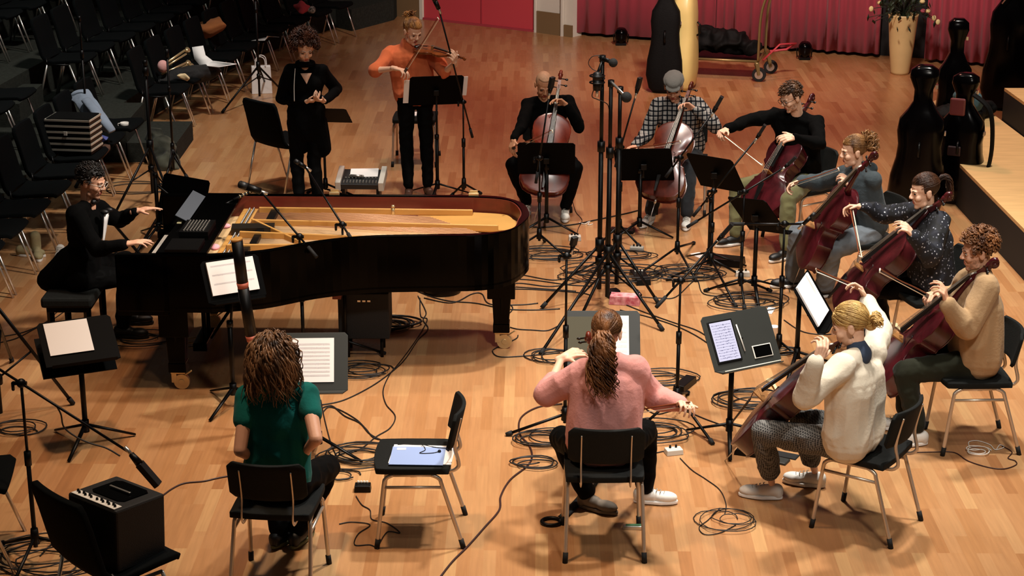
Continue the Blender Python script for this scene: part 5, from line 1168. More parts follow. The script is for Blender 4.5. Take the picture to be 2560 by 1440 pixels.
# speaker cabinet hidden beneath the piano, on a little stand
ps=G(915,880); t=E_('speaker_cabinet','black speaker cabinet standing beneath the piano','speaker',(ps.x,ps.y,0))
c1=AY(912,718,ps.y); b=B(); b.box((c1.x,c1.y,.33),(.36,.34,.34)); obj('cabinet',b,mat('black tolex','#070707',.75),t,True,bev=.008)
b=B(); 
for i in range(3): b.box((c1.x-.03+i*.035,c1.y-.172,.445),(.022,.002,.012))
obj('badge',b,m_steel,t,True)
for sx in (-1,1):
    for sy in (-1,1): b=B(); b.cyl((c1.x+sx*.12,c1.y+sy*.10,0),(c1.x+sx*.12,c1.y+sy*.10,.17),.012); obj('leg',b,m_bk,t,True)
p=G(1105,728); t=E_('round_foot_drum','round flat black device on the floor beneath the piano','device',(p.x,p.y,0))
b=B(Mx.Translation(p)); b.lathe([(.0,.0),(.15,.0),(.155,.02),(.155,.075),(.14,.095),(.0,.125)],28); obj('body',b,m_bk,t,True,bev=.004)
b=B(Mx.Translation(p)); b.cyl((0,0,.12),(0,0,.135),.02,n=12); b.tube([(0,0,.13),(.03,0,.17),(.05,.03,.21)],.008); obj('lever',b,m_steel,t,True)
# mixer with papers behind the piano
p=G(905,500,.0); t=E_('audio_mixer','white sided audio mixer with knobs behind the far rim of the piano','mixer',(p.x,p.y,0)); Tm=Mx.Translation((p.x,p.y,.20))@Mx.Rotation(R(-3),4,'Z')@Mx.Rotation(R(14),4,'X')
b=B(Tm); b.box((0,0,0),(.36,.30,.05)); obj('panel',b,mat('mixer panel','#1d1d1e',.5),t,True,bev=.003)
for sx in (-1,1): b=B(Tm); b.box((sx*.20,0,.01),(.05,.33,.09)); obj('side_cheek',b,mat('white mixer side','#d8d2c6',.5),t,True,bev=.006)
b=B(Tm)
for i in range(11): b.box((-.15+i*.03,-.10,.03),(.010,.05,.012)); 
obj('fader_row',b,m_steel,t,True); b=B(Tm)
for i in range(10):
    for k in range(2): b.cyl((-.14+i*.031,-.03+k*.0,.025),(-.14+i*.031,-.03,.038),.008,n=8)
obj('knob_row',b,mat('grey knobs','#8e8b84',.5),t,True)
for sx in (-1,1): b=B(); b.box((p.x+sx*.16,p.y,.085),(.03,.26,.17)); obj('stand_leg',b,m_bk,t,True)
b=B(Tm); b.box((.02,.07,.032),(.26,.16,.003),Mx.Rotation(R(3),4,'Z')); T_('paper_sheet','white sheet lying on the audio mixer','paper',b,m_paper)
b=B(Tm); b.cap((-.10,-.02,.05),(.02,-.03,.05),.012); T_('marker_pen','thick silver marker lying on the audio mixer','pen',b,m_steel)
# gear lying on the piano plate front
Tp=Mx.Translation((-2.62,11.62,0))@Mx.Rotation(R(-1.4),4,'Z')
b=B(Tp); b.box((.44,.56,1.025),(.20,.30,.03)); gb=T_('effects_box','black effects box with many small buttons on the piano','effects box',b,m_bk)
b=B(Tp); rd=random.Random(2)
for i in range(7):
    for k in range(9): b.cyl((.37+i*.022,.44+k*.03,1.04),(.37+i*.022,.44+k*.03,1.047),.0045,n=6)
q=obj('button_grid',b,mat('grey buttons','#77736c',.5),gb); q.data.transform(Mx.Translation(-gb.location))
b=B(Tp); b.box((.43,.16,1.02),(.22,.26,.02)); T_('black_tray','small black tray near the near cheek of the piano','tray',b,m_bk)
b=B(Tp); b.box((.30,1.05,1.045),(.10,.66,.004),Mx.Rotation(R(28),4,'Y')); T_('grey_folder','grey folder leaning on the piano music desk','folder',b,mat('slate folder','#3d434a',.6))
b=B(Tp); b.box((.28,.74,1.012),(.030,.045,.004)); T_('key_tag','small pale tag on the piano fallboard','tag',b,mat('pale tag','#d8d0a0',.6))
b=B(Tp); b.box((.77,.88,.905),(.30,.13,.09),Mx.Rotation(R(6),4,'Z')); T_('pickup_board','dark board lying across the piano strings','board',b,mat('smoked board','#1b1712',.3))
b=B(Tp); b.cyl((.56,1.30,1.02),(.70,1.44,1.06),.012,.010,10); b.cyl((.50,1.24,1.0),(.56,1.30,1.02),.006); T_('gooseneck_microphone','thin black gooseneck microphone at the far front corner of the piano','microphone',b,m_bk)
b=B(Tp)
for i in range(4): b.cyl((.60+i*.02,1.34+i*.02,1.035+i*.006),(.605+i*.02,1.345+i*.02,1.037+i*.006),.0128,n=10)
T_('brass_rings','brass rings on the gooseneck microphone','ring',b,m_brass)
# --- things on the floor ---
def boxon(name,lab,cat,px,d,m,rz=0,z=0,knobs=0,mk=None):
    p=G(*px); t=E_(name,lab,cat,(p.x,p.y,z)); Tb=Mx.Translation((p.x,p.y,z))@Mx.Rotation(R(rz),4,'Z')
    b=B(Tb); b.box((0,0,d[2]/2),d,None,.94); obj('case',b,m,t,True,bev=.004)
    for i in range(knobs): b=B(Tb); x=-d[0]*.35+d[0]*.7*(i+.5)/knobs; b.cyl((x,d[1]*.2,d[2]),(x,d[1]*.2,d[2]+.016),.008,.007,8); obj('knob',b,mk or m_bk,t,True)
    return t
m_lg=mat('light grey metal case','#c4bfb4',.5)
boxon('effects_pedal','white effects pedal box on the floor right of the person in the pink sweater','pedal',(1684,1134),(.11,.07,.035),m_lg,14,knobs=2)
boxon('effects_pedal','white effects pedal box near the feet of the person with the shaved head','pedal',(1437,600),(.11,.08,.04),m_lg,0,knobs=3)
boxon('effects_pedal','grey effects pedal box by the foot of the cap player stand','pedal',(1592,628),(.12,.07,.04),mat('grey metal case','#8f8b82',.5),-10,knobs=3)
boxon('effects_pedal','pale effects pedal box behind the tablet stand poles','pedal',(1856,690),(.12,.06,.04),m_lg,0,knobs=3)
boxon('effects_pedal','small black box with switches left of the empty chair','pedal',(907,1226),(.10,.07,.04),m_bk,0,knobs=4,mk=m_lg)
boxon('power_adapter','black adapter block near the coiled cables left of the empty chair','adapter',(955,1165),(.09,.06,.04),m_bk,20)
boxon('effects_unit','long black unit with a row of switches at the foot of the central stands','effects unit',(1600,700),(.12,.30,.05),m_bk,8,knobs=3,mk=m_lg)
boxon('effects_unit','black unit with thin top between the cap player music stand and the cables','effects unit',(1555,580),(.22,.10,.03),m_bk,-15)
boxon('foot_pedal','black volume pedal beneath the music stand of the person with glasses','pedal',(1815,660),(.30,.16,.06),m_bk,-20)
boxon('foot_pedal','black pedal at the foot of the short stand right of the pink sweater','pedal',(1712,968),(.08,.24,.05),m_bk,-28)
boxon('phone','black phone on the floor near the checked trousers','phone',(1966,1140),(.08,.15,.01),m_rub,62)
boxon('phone','dark grey device beside the phone near the checked trousers','phone',(1938,1152),(.09,.17,.015),m_desk,60)
boxon('effects_unit','black unit below the cello of the person in the cream cardigan','effects unit',(1885,1130),(.22,.18,.04),m_bk,-20,knobs=3)
hm_=boxon('harmonica','green and silver harmonica under the chair of the pink sweater','harmonica',(1584,1322),(.13,.035,.022),m_steel,-4)
bz=G(1584,1322); b=B(); b.box((bz.x,bz.y,.024),(.09,.022,.004)); obj('label_plate',b,mat('green plate','#3f6a4a',.5),hm_,True)
boxon('paper_card','white card on the floor at the foot of the stand of the person with glasses','card',(1748,638),(.10,.14,.004),m_paper,30)
boxon('paper_card','white folded card on the floor behind the tablet stand','card',(1925,778),(.06,.14,.012),m_paper,-20)
pc_=G(1934,842); t=E_('paper_cup','small white paper cup right of the tablet stand','cup',(pc_.x,pc_.y,0)); b=B(Mx.Translation(pc_)); b.lathe([(.0,.0),(.024,.0),(.034,.08),(.036,.082),(.031,.078),(.022,.01),(.0,.01)],18); obj('cup_body',b,m_paper,t,True)
# endpin straps (pale wooden stops)
def stop(lab,px,px2):
    p=G(*px);q=G(*px2); t=E_('endpin_stop',lab,'endpin stop',(p.x,p.y,0)); d=(q-p).normalized(); n=V((-d.y,d.x,0)); L=(q-p).length
    b=B(); b.tube(spl([p+V((0,0,.012)),p+d*L*.5+n*.012+V((0,0,.02)),q+V((0,0,.015))],5),[.022,.012,.012,.026],8,.4); obj('strap',b,mat('pale ash wood','#e0c79a',.5),t,True)
    b=B(); b.lathe([(.0,0),(.030,0),(.030,.018),(.012,.02),(.0,.016)],16,Mx.Translation(p)); obj('disc',b,_mats['pale ash wood'],t,True)
stop('pale wooden endpin stop right of the tablet stand foot',(1926,955),(1945,1000)); stop('pale wooden endpin stop between the two right hand chairs',(2235,815),(2262,848))
# strap with buckle
b=B(); pp=F((1486,1205),(1462,1236),(1430,1272),(1405,1296)); b.tube(spl([p+V((0,0,.006)) for p in pp],5),.028,6,.22); 
st=T_('instrument_strap','black strap with a metal ring lying behind the left foot of the pink sweater','strap',b,m_rub)
b=B(); c_=G(1378,1308); b.tube([V((c_.x+.055*math.cos(q),c_.y+.05*math.sin(q),.01)) for q in [i*math.pi/8 for i in range(17)]],.011,7); o=obj('buckle',b,m_bk,st,True)

boxon('zip_pouch','pink and red pouch on the floor among the feet of the central stands','pouch',(1562,758),(.24,.12,.07),mat('pink red pouch','#b5505a',.8,0,.3,20,.2,40,.2,'#e8a8a8'),-10)
boxon('zip_pouch','small dark pouch with white trim beside the pink and red pouch','pouch',(1532,742),(.10,.09,.06),m_bk,20)
cable('thin pale earphone cord hanging down the front of the black dress',[J2['neck']+V((-.075,-.12,.02)),J2['neck']+V((-.085,-.16,-.12)),J2['neck']+V((-.085,-.19,-.26))],.003,m=m_wh)
# ---------------- audience chairs on the terraces ----------------
rowdef=[(0.0,0.0,'front row'),(.95,.36,'second row'),(1.93,.72,'third row'),(2.91,1.08,'fourth row'),(3.89,1.44,'fifth row')]
def near_words(i,n): return ['','second ','third ','fourth ','fifth ','sixth ','seventh ','eighth ','ninth ','tenth ','eleventh ','twelfth ','thirteenth ','fourteenth ','fifteenth ','sixteenth '][min(i,15)]
for ri,(off,z,nm) in enumerate(rowdef):
    y=12.55 if ri==0 else 12.3; segs=[]
    near=[];far=[]
    yy=y
    while yy<25.6:
        mid=yy+.30
        if 17.7<mid<19.2: yy+=.15; 
        else: (near if mid<18.4 else far).append(mid); yy+=.605
    for blk_,ys,bn_ in ((0,near,'near block'),(1,far,'far block')):
        for i,ym in enumerate(ys):
            sl=math.atan2(.6,rowx(ym+.3)-rowx(ym-.3)); f=sl-math.pi/2
            x=rowx(ym)-off-.20; p=V((x-.05,ym,z)); u,v=PIX(p+V((0,0,.5)))
            if u<-110 or u>1010 or v<-90: continue
            if ri==0 and ym>24.9: continue
            if ri==0 and blk_==0 and abs(ym-16.6)<.0: continue
            c=dup(aud); k=near_words(i,0)
            put(c,p,f,'black padded audience chair, %s, %sfrom its near end, %s'%(nm,k if k else 'first ',bn_),'audience chairs, %s'%nm)
# things on and around the audience chairs
def crumple(name,lab,cat,pts,r,m,vs=.012,wr=.03,ws=7,flat=.5,it=5):
    b=B(); P=[V(p) for p in pts]
    for i in range(len(P)): b.sph(P[i],(r[i] if isinstance(r,list) else r,)*2+((r[i] if isinstance(r,list) else r)*flat,),n=12)
    for i in range(len(P)-1): b.cyl(P[i],P[i+1],(r[i] if isinstance(r,list) else r)*.8,(r[i+1] if isinstance(r,list) else r)*.8,10)
    o=vox(name,b,vs,m,None,it,wrinkle(wr,ws,(1,1,1),random.random()*5)); 
    n=len(o.data.vertices); co=np.empty(n*3); o.data.vertices.foreach_get('co',co); co=co.reshape(-1,3); c=V((float(co[:,0].mean()),float(co[:,1].mean()),float(co[:,2].min())))
    o.data.transform(Mx.Translation(-c)); o.location=c; return tag(o,lab,cat)
def drape(name,lab,cat,rows,m,th=.014,amp=.03,sc=9,nu=18,nv=22,seed=1):
    # cloth hanging over what it lies on: control rows run along its width
    R_=[spl(r,4) if len(r)>2 else [r[0].lerp(r[-1],i/8) for i in range(9)] for r in rows]; n=min(len(r) for r in R_); cols=[]
    for j in range(n): cols.append(spl([r[j] for r in R_],5))
    k=len(cols[0]); g=[[cols[j][i] for j in range(n)] for i in range(k)]
    for i in range(k):
        for j in range(n):
            p=g[i][j]; v=NZ.noise(p*sc+V((seed,0,0)))+.5*NZ.noise(p*sc*2.3); g[i][j]=p+V((.3,-.7,.6))*(amp*v)
    b=B(); b.sheet(g,th); o=T_(name,lab,cat,b,m); q=o.modifiers.new('s','SUBSURF'); q.levels=1; q.render_levels=1; return o
m_pden=cloth('pale blue denim','#8b97a8',.2,.3,40,.9,None,5)
dj=drape('denim_jacket','pale blue denim shirt hanging over the back of a front row chair','shirt',[[AY(168,246,17.4),AY(190,225,17.45),AY(222,222,17.45)],[AY(190,262,17.2),AY(215,245,17.2),AY(240,250,17.2)],[AY(205,285,17.1),AY(232,275,17.05),AY(258,278,17.1)],[AY(232,300,16.95),AY(258,300,16.9),AY(276,304,16.95)],[AY(262,330,16.9),AY(276,328,16.85),AY(290,322,16.9)]],m_pden,seed=3)
b=B(); b.tube(spl([AY(215,250,17.15),AY(240,280,17.0),AY(268,312,16.88),AY(280,330,16.85)],6),[.05,.055,.05,.04],10,.6); o=obj('sleeve',b,m_pden,dj,True)
drape('tan_coat','tan coat thrown over a chair of the front row','coat',[[AY(486,62,21.7),AY(515,50,21.8),AY(548,40,21.8)],[AY(484,78,21.6),AY(515,66,21.5),AY(560,56,21.6)],[AY(498,90,21.6),AY(525,82,21.5),AY(566,66,21.6)],[AY(520,98,21.6),AY(534,92,21.6),AY(556,76,21.6)]],cloth('tan wool','#b06c40',.25,.3,40),amp=.05,seed=5)
crumple('red_scarf','red and pink scarf on a chair of the far rows','scarf',[AY(746,14,23.4),AY(762,16,23.4),AY(752,28,23.3)],[.08,.08,.05],cloth('coral cloth','#b8434a',.2),flat=.6)
crumple('white_scarf','small striped white scarf beside the red scarf','scarf',[AY(776,20,23.4),AY(780,26,23.4)],[.05,.05],cloth('striped white cloth','#b9b2a8',.5,.1,20,.9,'#222222',40),flat=.8)
crumple('grey_bag','grey and black bag leaning at the end of the front row','bag',[AY(388,345,18.2),AY(405,380,18.0),AY(418,415,17.8)],[.10,.15,.14],cloth('grey green canvas','#5b5d50',.3,.2,20,.9,'#1c1d1a',3),flat=1.1)
# white paper and black instrument case on two chairs
def openpaper(lab,pts,name='open_papers'):
    b=B(); b.sheet([[V(p) for p in r] for r in pts],.004); return T_(name,lab,'papers',b,m_paper)
yb=20.2
openpaper('open white score standing on a front row chair beside the brass instrument',[[AY(480,118,yb),AY(508,114,yb)],[AY(486,148,yb-.03),AY(514,138,yb-.03)],[AY(500,164,yb-.08),AY(532,152,yb-.1)],[AY(548,168,yb-.35),AY(592,160,yb-.3)]])
openpaper('open white booklet on a front row chair above the shopping bag',[[AY(628,102,22.0),AY(662,101,21.95),AY(668,90,22.1)],[AY(640,99,22.1),AY(672,92,22.2),AY(698,93,22.3)]])
p=AY(455,170,19.9); t=E_('brass_instrument','dismantled brass instrument lying in its dark case on the front row chairs','brass instrument',p)
b=B()
for a_,c_,r_ in (((403,166),(462,126),.014),((410,170),(466,134),.012),((404,186),(468,156),.014),((410,192),(470,162),.012),((420,196),(475,168),.012)):
    b.tube([AY(a_[0],a_[1],19.8),AY(c_[0],c_[1],20.0)],r_,8)
    obj('brass_tube',b,m_brass,t,True); b=B()
for a_ in ((464,128),(466,160),(474,168)): b=B(); b.cyl(AY(a_[0],a_[1],19.98),AY(a_[0]+5,a_[1]-3,20.02),.012,.035,14); obj('tube_flare',b,m_brass,t,True)
b=B(); b.sph(AY(407,166,19.75),(.06,.06,.07),n=14); T_('pink_cloth_ball','pale pink cloth bundled at the end of the brass tubes','cloth',b,mat('pale pink cloth','#e3a9a4',.9,0,.1,20,.3,30))
crumple('instrument_case','open black instrument case under the brass tubes on the front row','case',[AY(410,200,19.85),AY(450,192,19.9),AY(490,185,20.0),AY(530,180,20.1)],[.12,.13,.13,.11],mat('black case cloth','#0b0a0a',.8,0,.2,30,.3,60),wr=.02,flat=.5)
crumple('beige_mitten','pale cloth lying on the black case below the brass tubes','cloth',[AY(450,190,19.7),AY(470,194,19.7)],[.035,.04],_mats['pale ash wood'] if 'pale ash wood' in _mats else m_wh,flat=.5)
p=G(655,232); t=E_('shopping_bag','white paper shopping bag behind the tall tripod stand','bag',(p.x,p.y,0))
b=B(Mx.Translation(p)@Mx.Rotation(R(10),4,'Z')); b.box((0,0,.16),(.24,.12,.32),None,.92); obj('bag_body',b,m_paper,t,True,bev=.004)
for sy in (-1,1): b=B(Mx.Translation(p)); b.tube(spl([(-.06,sy*.05,.32),(-.05,sy*.05,.41),(.0,sy*.05,.44),(.05,sy*.05,.41),(.06,sy*.05,.32)],4),.006); obj('bag_handle',b,m_paper,t,True)
# silver edged accordion case on two chairs
p=AY(190,385,16.6); t=E_('accordion_case','black case with silver ribbed edges stacked on the front row chairs','case',p)
T=Mx.Translation(AY(188,372,16.55))@Mx.Rotation(R(-8),4,'Z'); m_sil=mat('silver ribs','#dcd6c8',.4,.35)
for i in range(6):
    z=.055*i; s_=1-.0*i
    b=B(T); b.box((0,0,z),(.42-.0*i,.30,.040)); obj('black_layer',b,m_bk,t,True,bev=.004)
    b=B(T); 
    for sx,sy,dx,dy in ((0,-.152,.43,.006),(0,.152,.43,.006),(-.212,0,.006,.31),(.212,0,.006,.31)): b.box((sx,sy,z+.024),(dx,dy,.018))
    obj('silver_rib',b,m_sil,t,True)
b=B(T); b.box((.0,0,.305),(.40,.28,.02)); obj('open_top',b,m_bk,t,True); b=B(T); b.box((-.02,-.156,.18),(.03,.01,.035)); obj('latch',b,m_wh,t,True)
cs=AY(312,322,17.6); t=E_('coffee_cup','white cup on its saucer standing on a front row chair','cup',cs)
b=B(Mx.Translation(cs)); b.lathe([(0,0),(.03,0),(.07,.012),(.072,.016),(.03,.006),(0,.006)],20); obj('saucer',b,m_wh,t,True)
b=B(Mx.Translation(cs)); b.lathe([(0,.006),(.024,.008),(.038,.03),(.042,.065),(.038,.065),(.033,.03),(.0,.015)],20); cu=obj('cup_body',b,m_wh,t,True); b=B(Mx.Translation(cs)); b.tube(spl([(-.04,0,.055),(-.062,0,.05),(-.06,0,.028),(-.037,0,.022)],4),.006); obj('cup_handle',b,m_wh,cu,True)
b=B(); b.sheet([[AY(255,338,17.1),AY(292,350,17.15)],[AY(250,352,16.9),AY(285,362,16.95)]],.006); T_('blue_notebook','blue violet notebook on the chair beside the accordion case','notebook',b,mat('blue violet card','#5b63a8',.6))
b=B(); b.sheet([[AY(252,368,16.8),AY(274,352,16.9)],[AY(254,398,16.7),AY(276,372,16.8)]],.02); T_('old_book','worn brown book on the chair beside the accordion case','book',b,mat('brown book cloth','#5a3a2a',.8,0,.3,20))
# shoes left on the floor by the front row
def looseshoe(lab,px,rz,m,boot=False):
    p=G(*px); t=E_('shoe' if not boot else 'boot',lab,'shoe',(p.x,p.y,0)); d=V((math.cos(R(rz)),math.sin(R(rz)),0)); shoe(t,p+V((0,0,.085)),d,m,m_ws,'upper',boot); return t
m_khk=mat('khaki suede','#a89a72',.85,0,.15,30)
looseshoe('khaki boot standing beneath the front row chairs at the left',(92,640),-70,m_khk,True); looseshoe('khaki shoe lying beside the boot under the front row chairs',(60,640),-10,m_khk); looseshoe('white shoe behind the tails of the pianist',(152,640),-80,m_wh)
# hose on the cream wall
hz=w0-dr*.35-nrm*.10
b=B(); b.tube([hz+dr*(.42*math.cos(q))+V((0,0,.95+.42*math.sin(q))) for q in [i*math.pi/14 for i in range(29)]],.018,8); T_('fire_hose','dark red hose looped on the cream wall at the top left','hose',b,mat('dark red rubber','#5b2327',.6))
# ---------------- instrument cases, trolley, vase on the right ----------------
def case_shape(b,T,H,ws,ds):
    zs=[0,.04,.14,.26,.38,.47,.56,.64,.70,.76,.84,.92,.97,1.0]; rows=[]
    n=24; vs=[]
    for z,w,d in zip(zs,ws,ds):
        for k in range(n):
            t=2*math.pi*k/n; c,s=math.cos(t),math.sin(t); vs.append((w*math.copysign(abs(c)**.6,c),d*math.copysign(abs(s)**.6,s),z*H))
    m=len(zs); fs=[(i*n+k,i*n+(k+1)%n,(i+1)*n+(k+1)%n,(i+1)*n+k) for i in range(m-1) for k in range(n)]
    b.T=T; b.add(vs,fs,True); k=len(b.v)-m*n; b.f+=[tuple(k+i for i in range(n-1,-1,-1)),tuple(k+(m-1)*n+i for i in range(n))]; b.s+=[True]*2
def ccase(lab,p,face,H,m,sc=1.0,tilt=0,thin=1.0,extra=None,fl=0.0):
    t=E_('cello_case',lab,'instrument case',p,0); T=Mx.Translation(p)@Mx.Rotation(R(face-270),4,'Z')@Mx.Rotation(R(tilt),4,'X')
    ws=[x*sc for x in (.15,.21,.25,.235,.195,.185,.20,.185,.125,.08,.078,.122,.115,.06)]; ds=[x*sc*thin for x in (.10,.13,.145,.145,.14,.135,.13,.12,.10,.08,.075,.085,.08,.045)]
    b=B(); case_shape(b,T,H,ws,ds); s=obj('shell',b,m,t,True)
    b=B(T); b.tube([(0,-ds[5]-.01,H*.40),(0,-ds[5]-.045,H*.42),(0,-ds[5]-.045,H*.48),(0,-ds[5]-.01,H*.50)],.012); obj('handle',b,m_bk,t,True)
    for z in (.2,.55,.86): b=B(T); b.box((np.interp(z,[0,.14,.47,.56,.76,.92],ws[:1]+[ws[2],ws[5],ws[6],ws[9],ws[11]]),0,z*H),(.02,.05,.035)); obj('latch',b,m_steel,t,True)
    return t,T
m_case=mat('glossy black case','#030203',.18,0,spec=.16); m_mat_=mat('black fabric case','#040404',.75,0,.2,20,.2,50,.2); m_crc=mat('cream case shell','#e8d084',.4,0,.06,4,coat=.2)
ccase('black cello case standing in front of the curtain left of the cream case',G(1660,230),262,1.50,m_mat_,.88)
t,T=ccase('cream yellow cello case standing in profile behind the person in the flat cap',G(1708,222),340,1.62,m_crc,1.02,0,1.0)
ccase('tall glossy dark cello case standing at the corner of the stage platform',G(2288,530),255,1.36,m_case,1.06)
t,T=ccase('black cello case with a reddish panel and straps beside the glossy dark case',G(2392,505)+V((0,0,0)),245,1.22,m_case,1.0)
b=B(T); b.box((-.03,-.150,.93),(.14,.03,.16)); obj('panel',b,mat('oxblood panel','#6b2f30',.4),t,True,bev=.02); b=B(T); b.box((-.03,-.158,.52),(.12,.03,.09)); obj('panel',b,mat('dark plum panel','#241013',.4),t,True,bev=.01)
b=B(T); b.tube(spl([(.10,-.12,1.05),(.26,-.14,.92),(.30,-.12,.60),(.27,-.12,.34),(.18,-.10,.22)],6),.045,8,.35); obj('shoulder_strap',b,m_mat_,t,True)
ccase('black cello case standing further back near the platform end',G(2372,392),262,1.42,m_case,.86)
t,T=ccase('very large black bass case leaning by the curtain at the right edge',G(2510,272),250,1.72,m_case,1.15)
b=B(T); b.tube([(-.10,-.20,1.22),(.06,-.16,1.45)],.02,6,.4); obj('bright_strap',b,m_steel,t,True)
crumple('black_coat','black coat heaped on the far end of the stage platform','coat',[G(2370,285,.5),G(2420,282,.5),G(2470,268,.48)],[.14,.15,.10],m_mat_,wr=.03,flat=.6)
crumple('denim_jacket','blue grey denim jacket heaped between the cello cases on the platform','jacket',[G(2405,262,.62),G(2425,255,.62),G(2398,240,.75)],[.13,.13,.08],cloth('blue grey denim','#4d6a72',.3,.3,30,.9,None,5),flat=.9)
# vase with flowers
p=G(2249,184); t=E_('floor_vase','tall tapering cream floor vase in front of the curtain','vase',(p.x,p.y,0))
b=B(Mx.Translation(p)); b.lathe([(.0,0),(.105,0),(.115,.03),(.150,.35),(.180,.72),(.186,.74),(.175,.74),(.14,.35),(.0,.30)],32); obj('vase_body',b,mat('cream ceramic','#cdb07a',.45,0,.08,5),t,True)
fl=E_('flower_bouquet','bouquet of dark leaves with pink and pale flowers in the tall vase','flowers',(p.x,p.y,.7)); rd=random.Random(11)
m_leaf=mat('dark leaf','#1f3317',.6,0,.3,10,col2='#0a130a'); m_pet=mat('dusty pink petals','#a24a58',.8); m_pet2=mat('pale yellow petals','#d9c48a',.8)
top=p+V((0,0,.72)); bl=B(); bs_=B(); bp_=B(); bq=B()
for i in range(150):
    th=rd.uniform(0,6.28); el=rd.uniform(-.5,1.3); d=V((math.cos(th)*math.cos(el),math.sin(th)*math.cos(el),math.sin(el))); L=rd.uniform(.12,.45); e=top+V((0,0,.08))+d*L
    if i%3==0: bs_.tube(spl([top-V((0,0,.2)),top+V((0,0,.05))+d*.05,e],3),.004,4)
    x,y,z=frame(V((rd.uniform(-1,1),rd.uniform(-1,1),rd.uniform(-1,1)))); s=rd.uniform(.03,.06)
    bl.sheet([[e-y*s,e-y*s+x*.002],[e-x*s*.5,e+x*s*.5],[e+y*s,e+y*s+x*.002]],.0015)
for i in range(12):
    th=rd.uniform(0,6.28); el=rd.uniform(-.1,1.2); e=top+V((0,0,.10))+V((math.cos(th)*math.cos(el),math.sin(th)*math.cos(el),math.sin(el)))*rd.uniform(.25,.42)
    (bp_ if i%2 else bq).sph(e,(.035,.035,.025),n=8)
for i,(px,py) in enumerate(((2178,22),(2335,45),(2345,55),(2262,60),(2205,8))): 
    e=AY(px,py,p.y); bs_.tube(spl([top,top.lerp(e,.5)+V((0,0,.06)),e],4),.004,4); (bq if i<3 else bl).sph(e,(.03,.012,.035),n=8)
for o_ in (obj('leaves',bl,m_leaf,fl,True),obj('stems',bs_,m_leaf,fl,True),obj('pink_petals',bp_,m_pet,fl,True),obj('pale_petals',bq,m_pet2,fl,True)): o_['kind']='stuff'
for i in range(14): pass
# round floor lamps (off) by the curtain
for px,lab in (((1552,112),'black floor spotlight at the foot of the curtain left of the instrument cases'),((2010,148),'black floor spotlight at the foot of the curtain left of the vase')):
    p=G(*px); t=E_('floor_spotlight',lab,'spotlight',(p.x,p.y,0)); b=B(Mx.Translation(p)); b.box((0,0,.02),(.14,.14,.03)); obj('base',b,m_bk,t,True)
    b=B(Mx.Translation(p)@Mx.Rotation(R(15),4,'X')); b.lathe([(0,.05),(.075,.06),(.085,.12),(.085,.19),(.06,.23),(0,.24)],20); obj('lamp_housing',b,m_case,t,True)
    b=B(Mx.Translation(p)); b.tube([(-.09,0,.03),(-.10,0,.14),(-.085,0,.15)],.008); b.tube([(.09,0,.03),(.10,0,.14),(.085,0,.15)],.008); obj('yoke',b,m_bk,t,True)
# luggage trolley loaded with black bags
pa_=G(1755,196); pb_=G(1893,203); t=E_('luggage_trolley','brass luggage trolley with large castors in front of the curtain','trolley',(pb_.x,pb_.y,0)); dx=(pb_-pa_); dx.z=0; ux=dx.normalized(); uy=V((-ux.y,ux.x,0))
m_tb=mat('old brass tube','#8f7a4e',.4,.6)
def tp(x,y,z): return V((pb_.x,pb_.y,0))+ux*x+uy*y+V((0,0,z))
b=B(); b.cyl(tp(-.95,0,.24),tp(.0,0,.24),.016); b.cyl(tp(-.95,.55,.24),tp(.05,.55,.24),.016); b.cyl(tp(0,0,.24),tp(0,.55,.24),.016); b.cyl(tp(-.95,0,.24),tp(-.95,.55,.24),.016); obj('frame',b,m_tb,t,True)
b=B(); b.box((0,0,0),(.95,.55,.02)); q_=TM(tp(-.47,.27,.235),ux,uy,V((0,0,1))); b.v=[tuple(q_@V(v)) for v in b.v]; obj('deck',b,m_bk,t,True)
b=B(); b.tube(spl([tp(.0,.0,.24),tp(.01,.0,.75),tp(.06,.02,1.0),tp(.14,.05,1.15)],6),.024,9,.6); b.tube(spl([tp(.02,.55,.24),tp(.03,.55,.75),tp(.08,.50,1.0),tp(.14,.45,1.15)],6),.022,9,.6); b.cyl(tp(.14,.05,1.15),tp(.14,.45,1.15),.014); obj('push_handle',b,m_tb,t,True)
for (x,y) in ((.02,-.02),(.10,.50),(-.90,.50),(-.90,.0)):
    b=B(); b.cyl(tp(x,y-.02,.085),tp(x,y+.03,.085),.085,n=22); l=obj('castor_wheel',b,m_rub,t,True,bev=.006); b=B(); b.cyl(tp(x,y-.028,.085),tp(x,y+.035,.085),.045,n=18); b.box((0,0,0),(.001,)*3); b=B(); b.cyl(tp(x,y-.028,.085),tp(x,y+.035,.085),.05,n=18); obj('hub',b,m_steel,l,True)
    b=B(); b.cyl(tp(x,y-.03,.085),tp(x-.03,y-.02,.22),.022,.035,4,False); b.cyl(tp(x-.03,y,.20),tp(x-.03,y,.235),.03); obj('castor_fork',b,m_tb,t,True)
b=B(); b.tube([tp(.06,.0,.26),tp(.24,.12,.44),tp(.42,.25,.44),tp(.30,.35,.34),tp(.12,.18,.34)],.018,6,.5); obj('red_bumper',b,mat('red lacquer','#b0333e',.5),t,True)
crumple('equipment_bag','long black equipment bag lying on the luggage trolley','bag',[tp(-.9,.15,.40),tp(-.7,.25,.45),tp(-.5,.2,.44),tp(-.3,.25,.42),tp(-.12,.2,.38)],[.17,.19,.18,.18,.14],m_mat_,wr=.05,flat=.8,vs=.015)
b=B(); b.box((0,0,0),(.10,.02,.10)); 
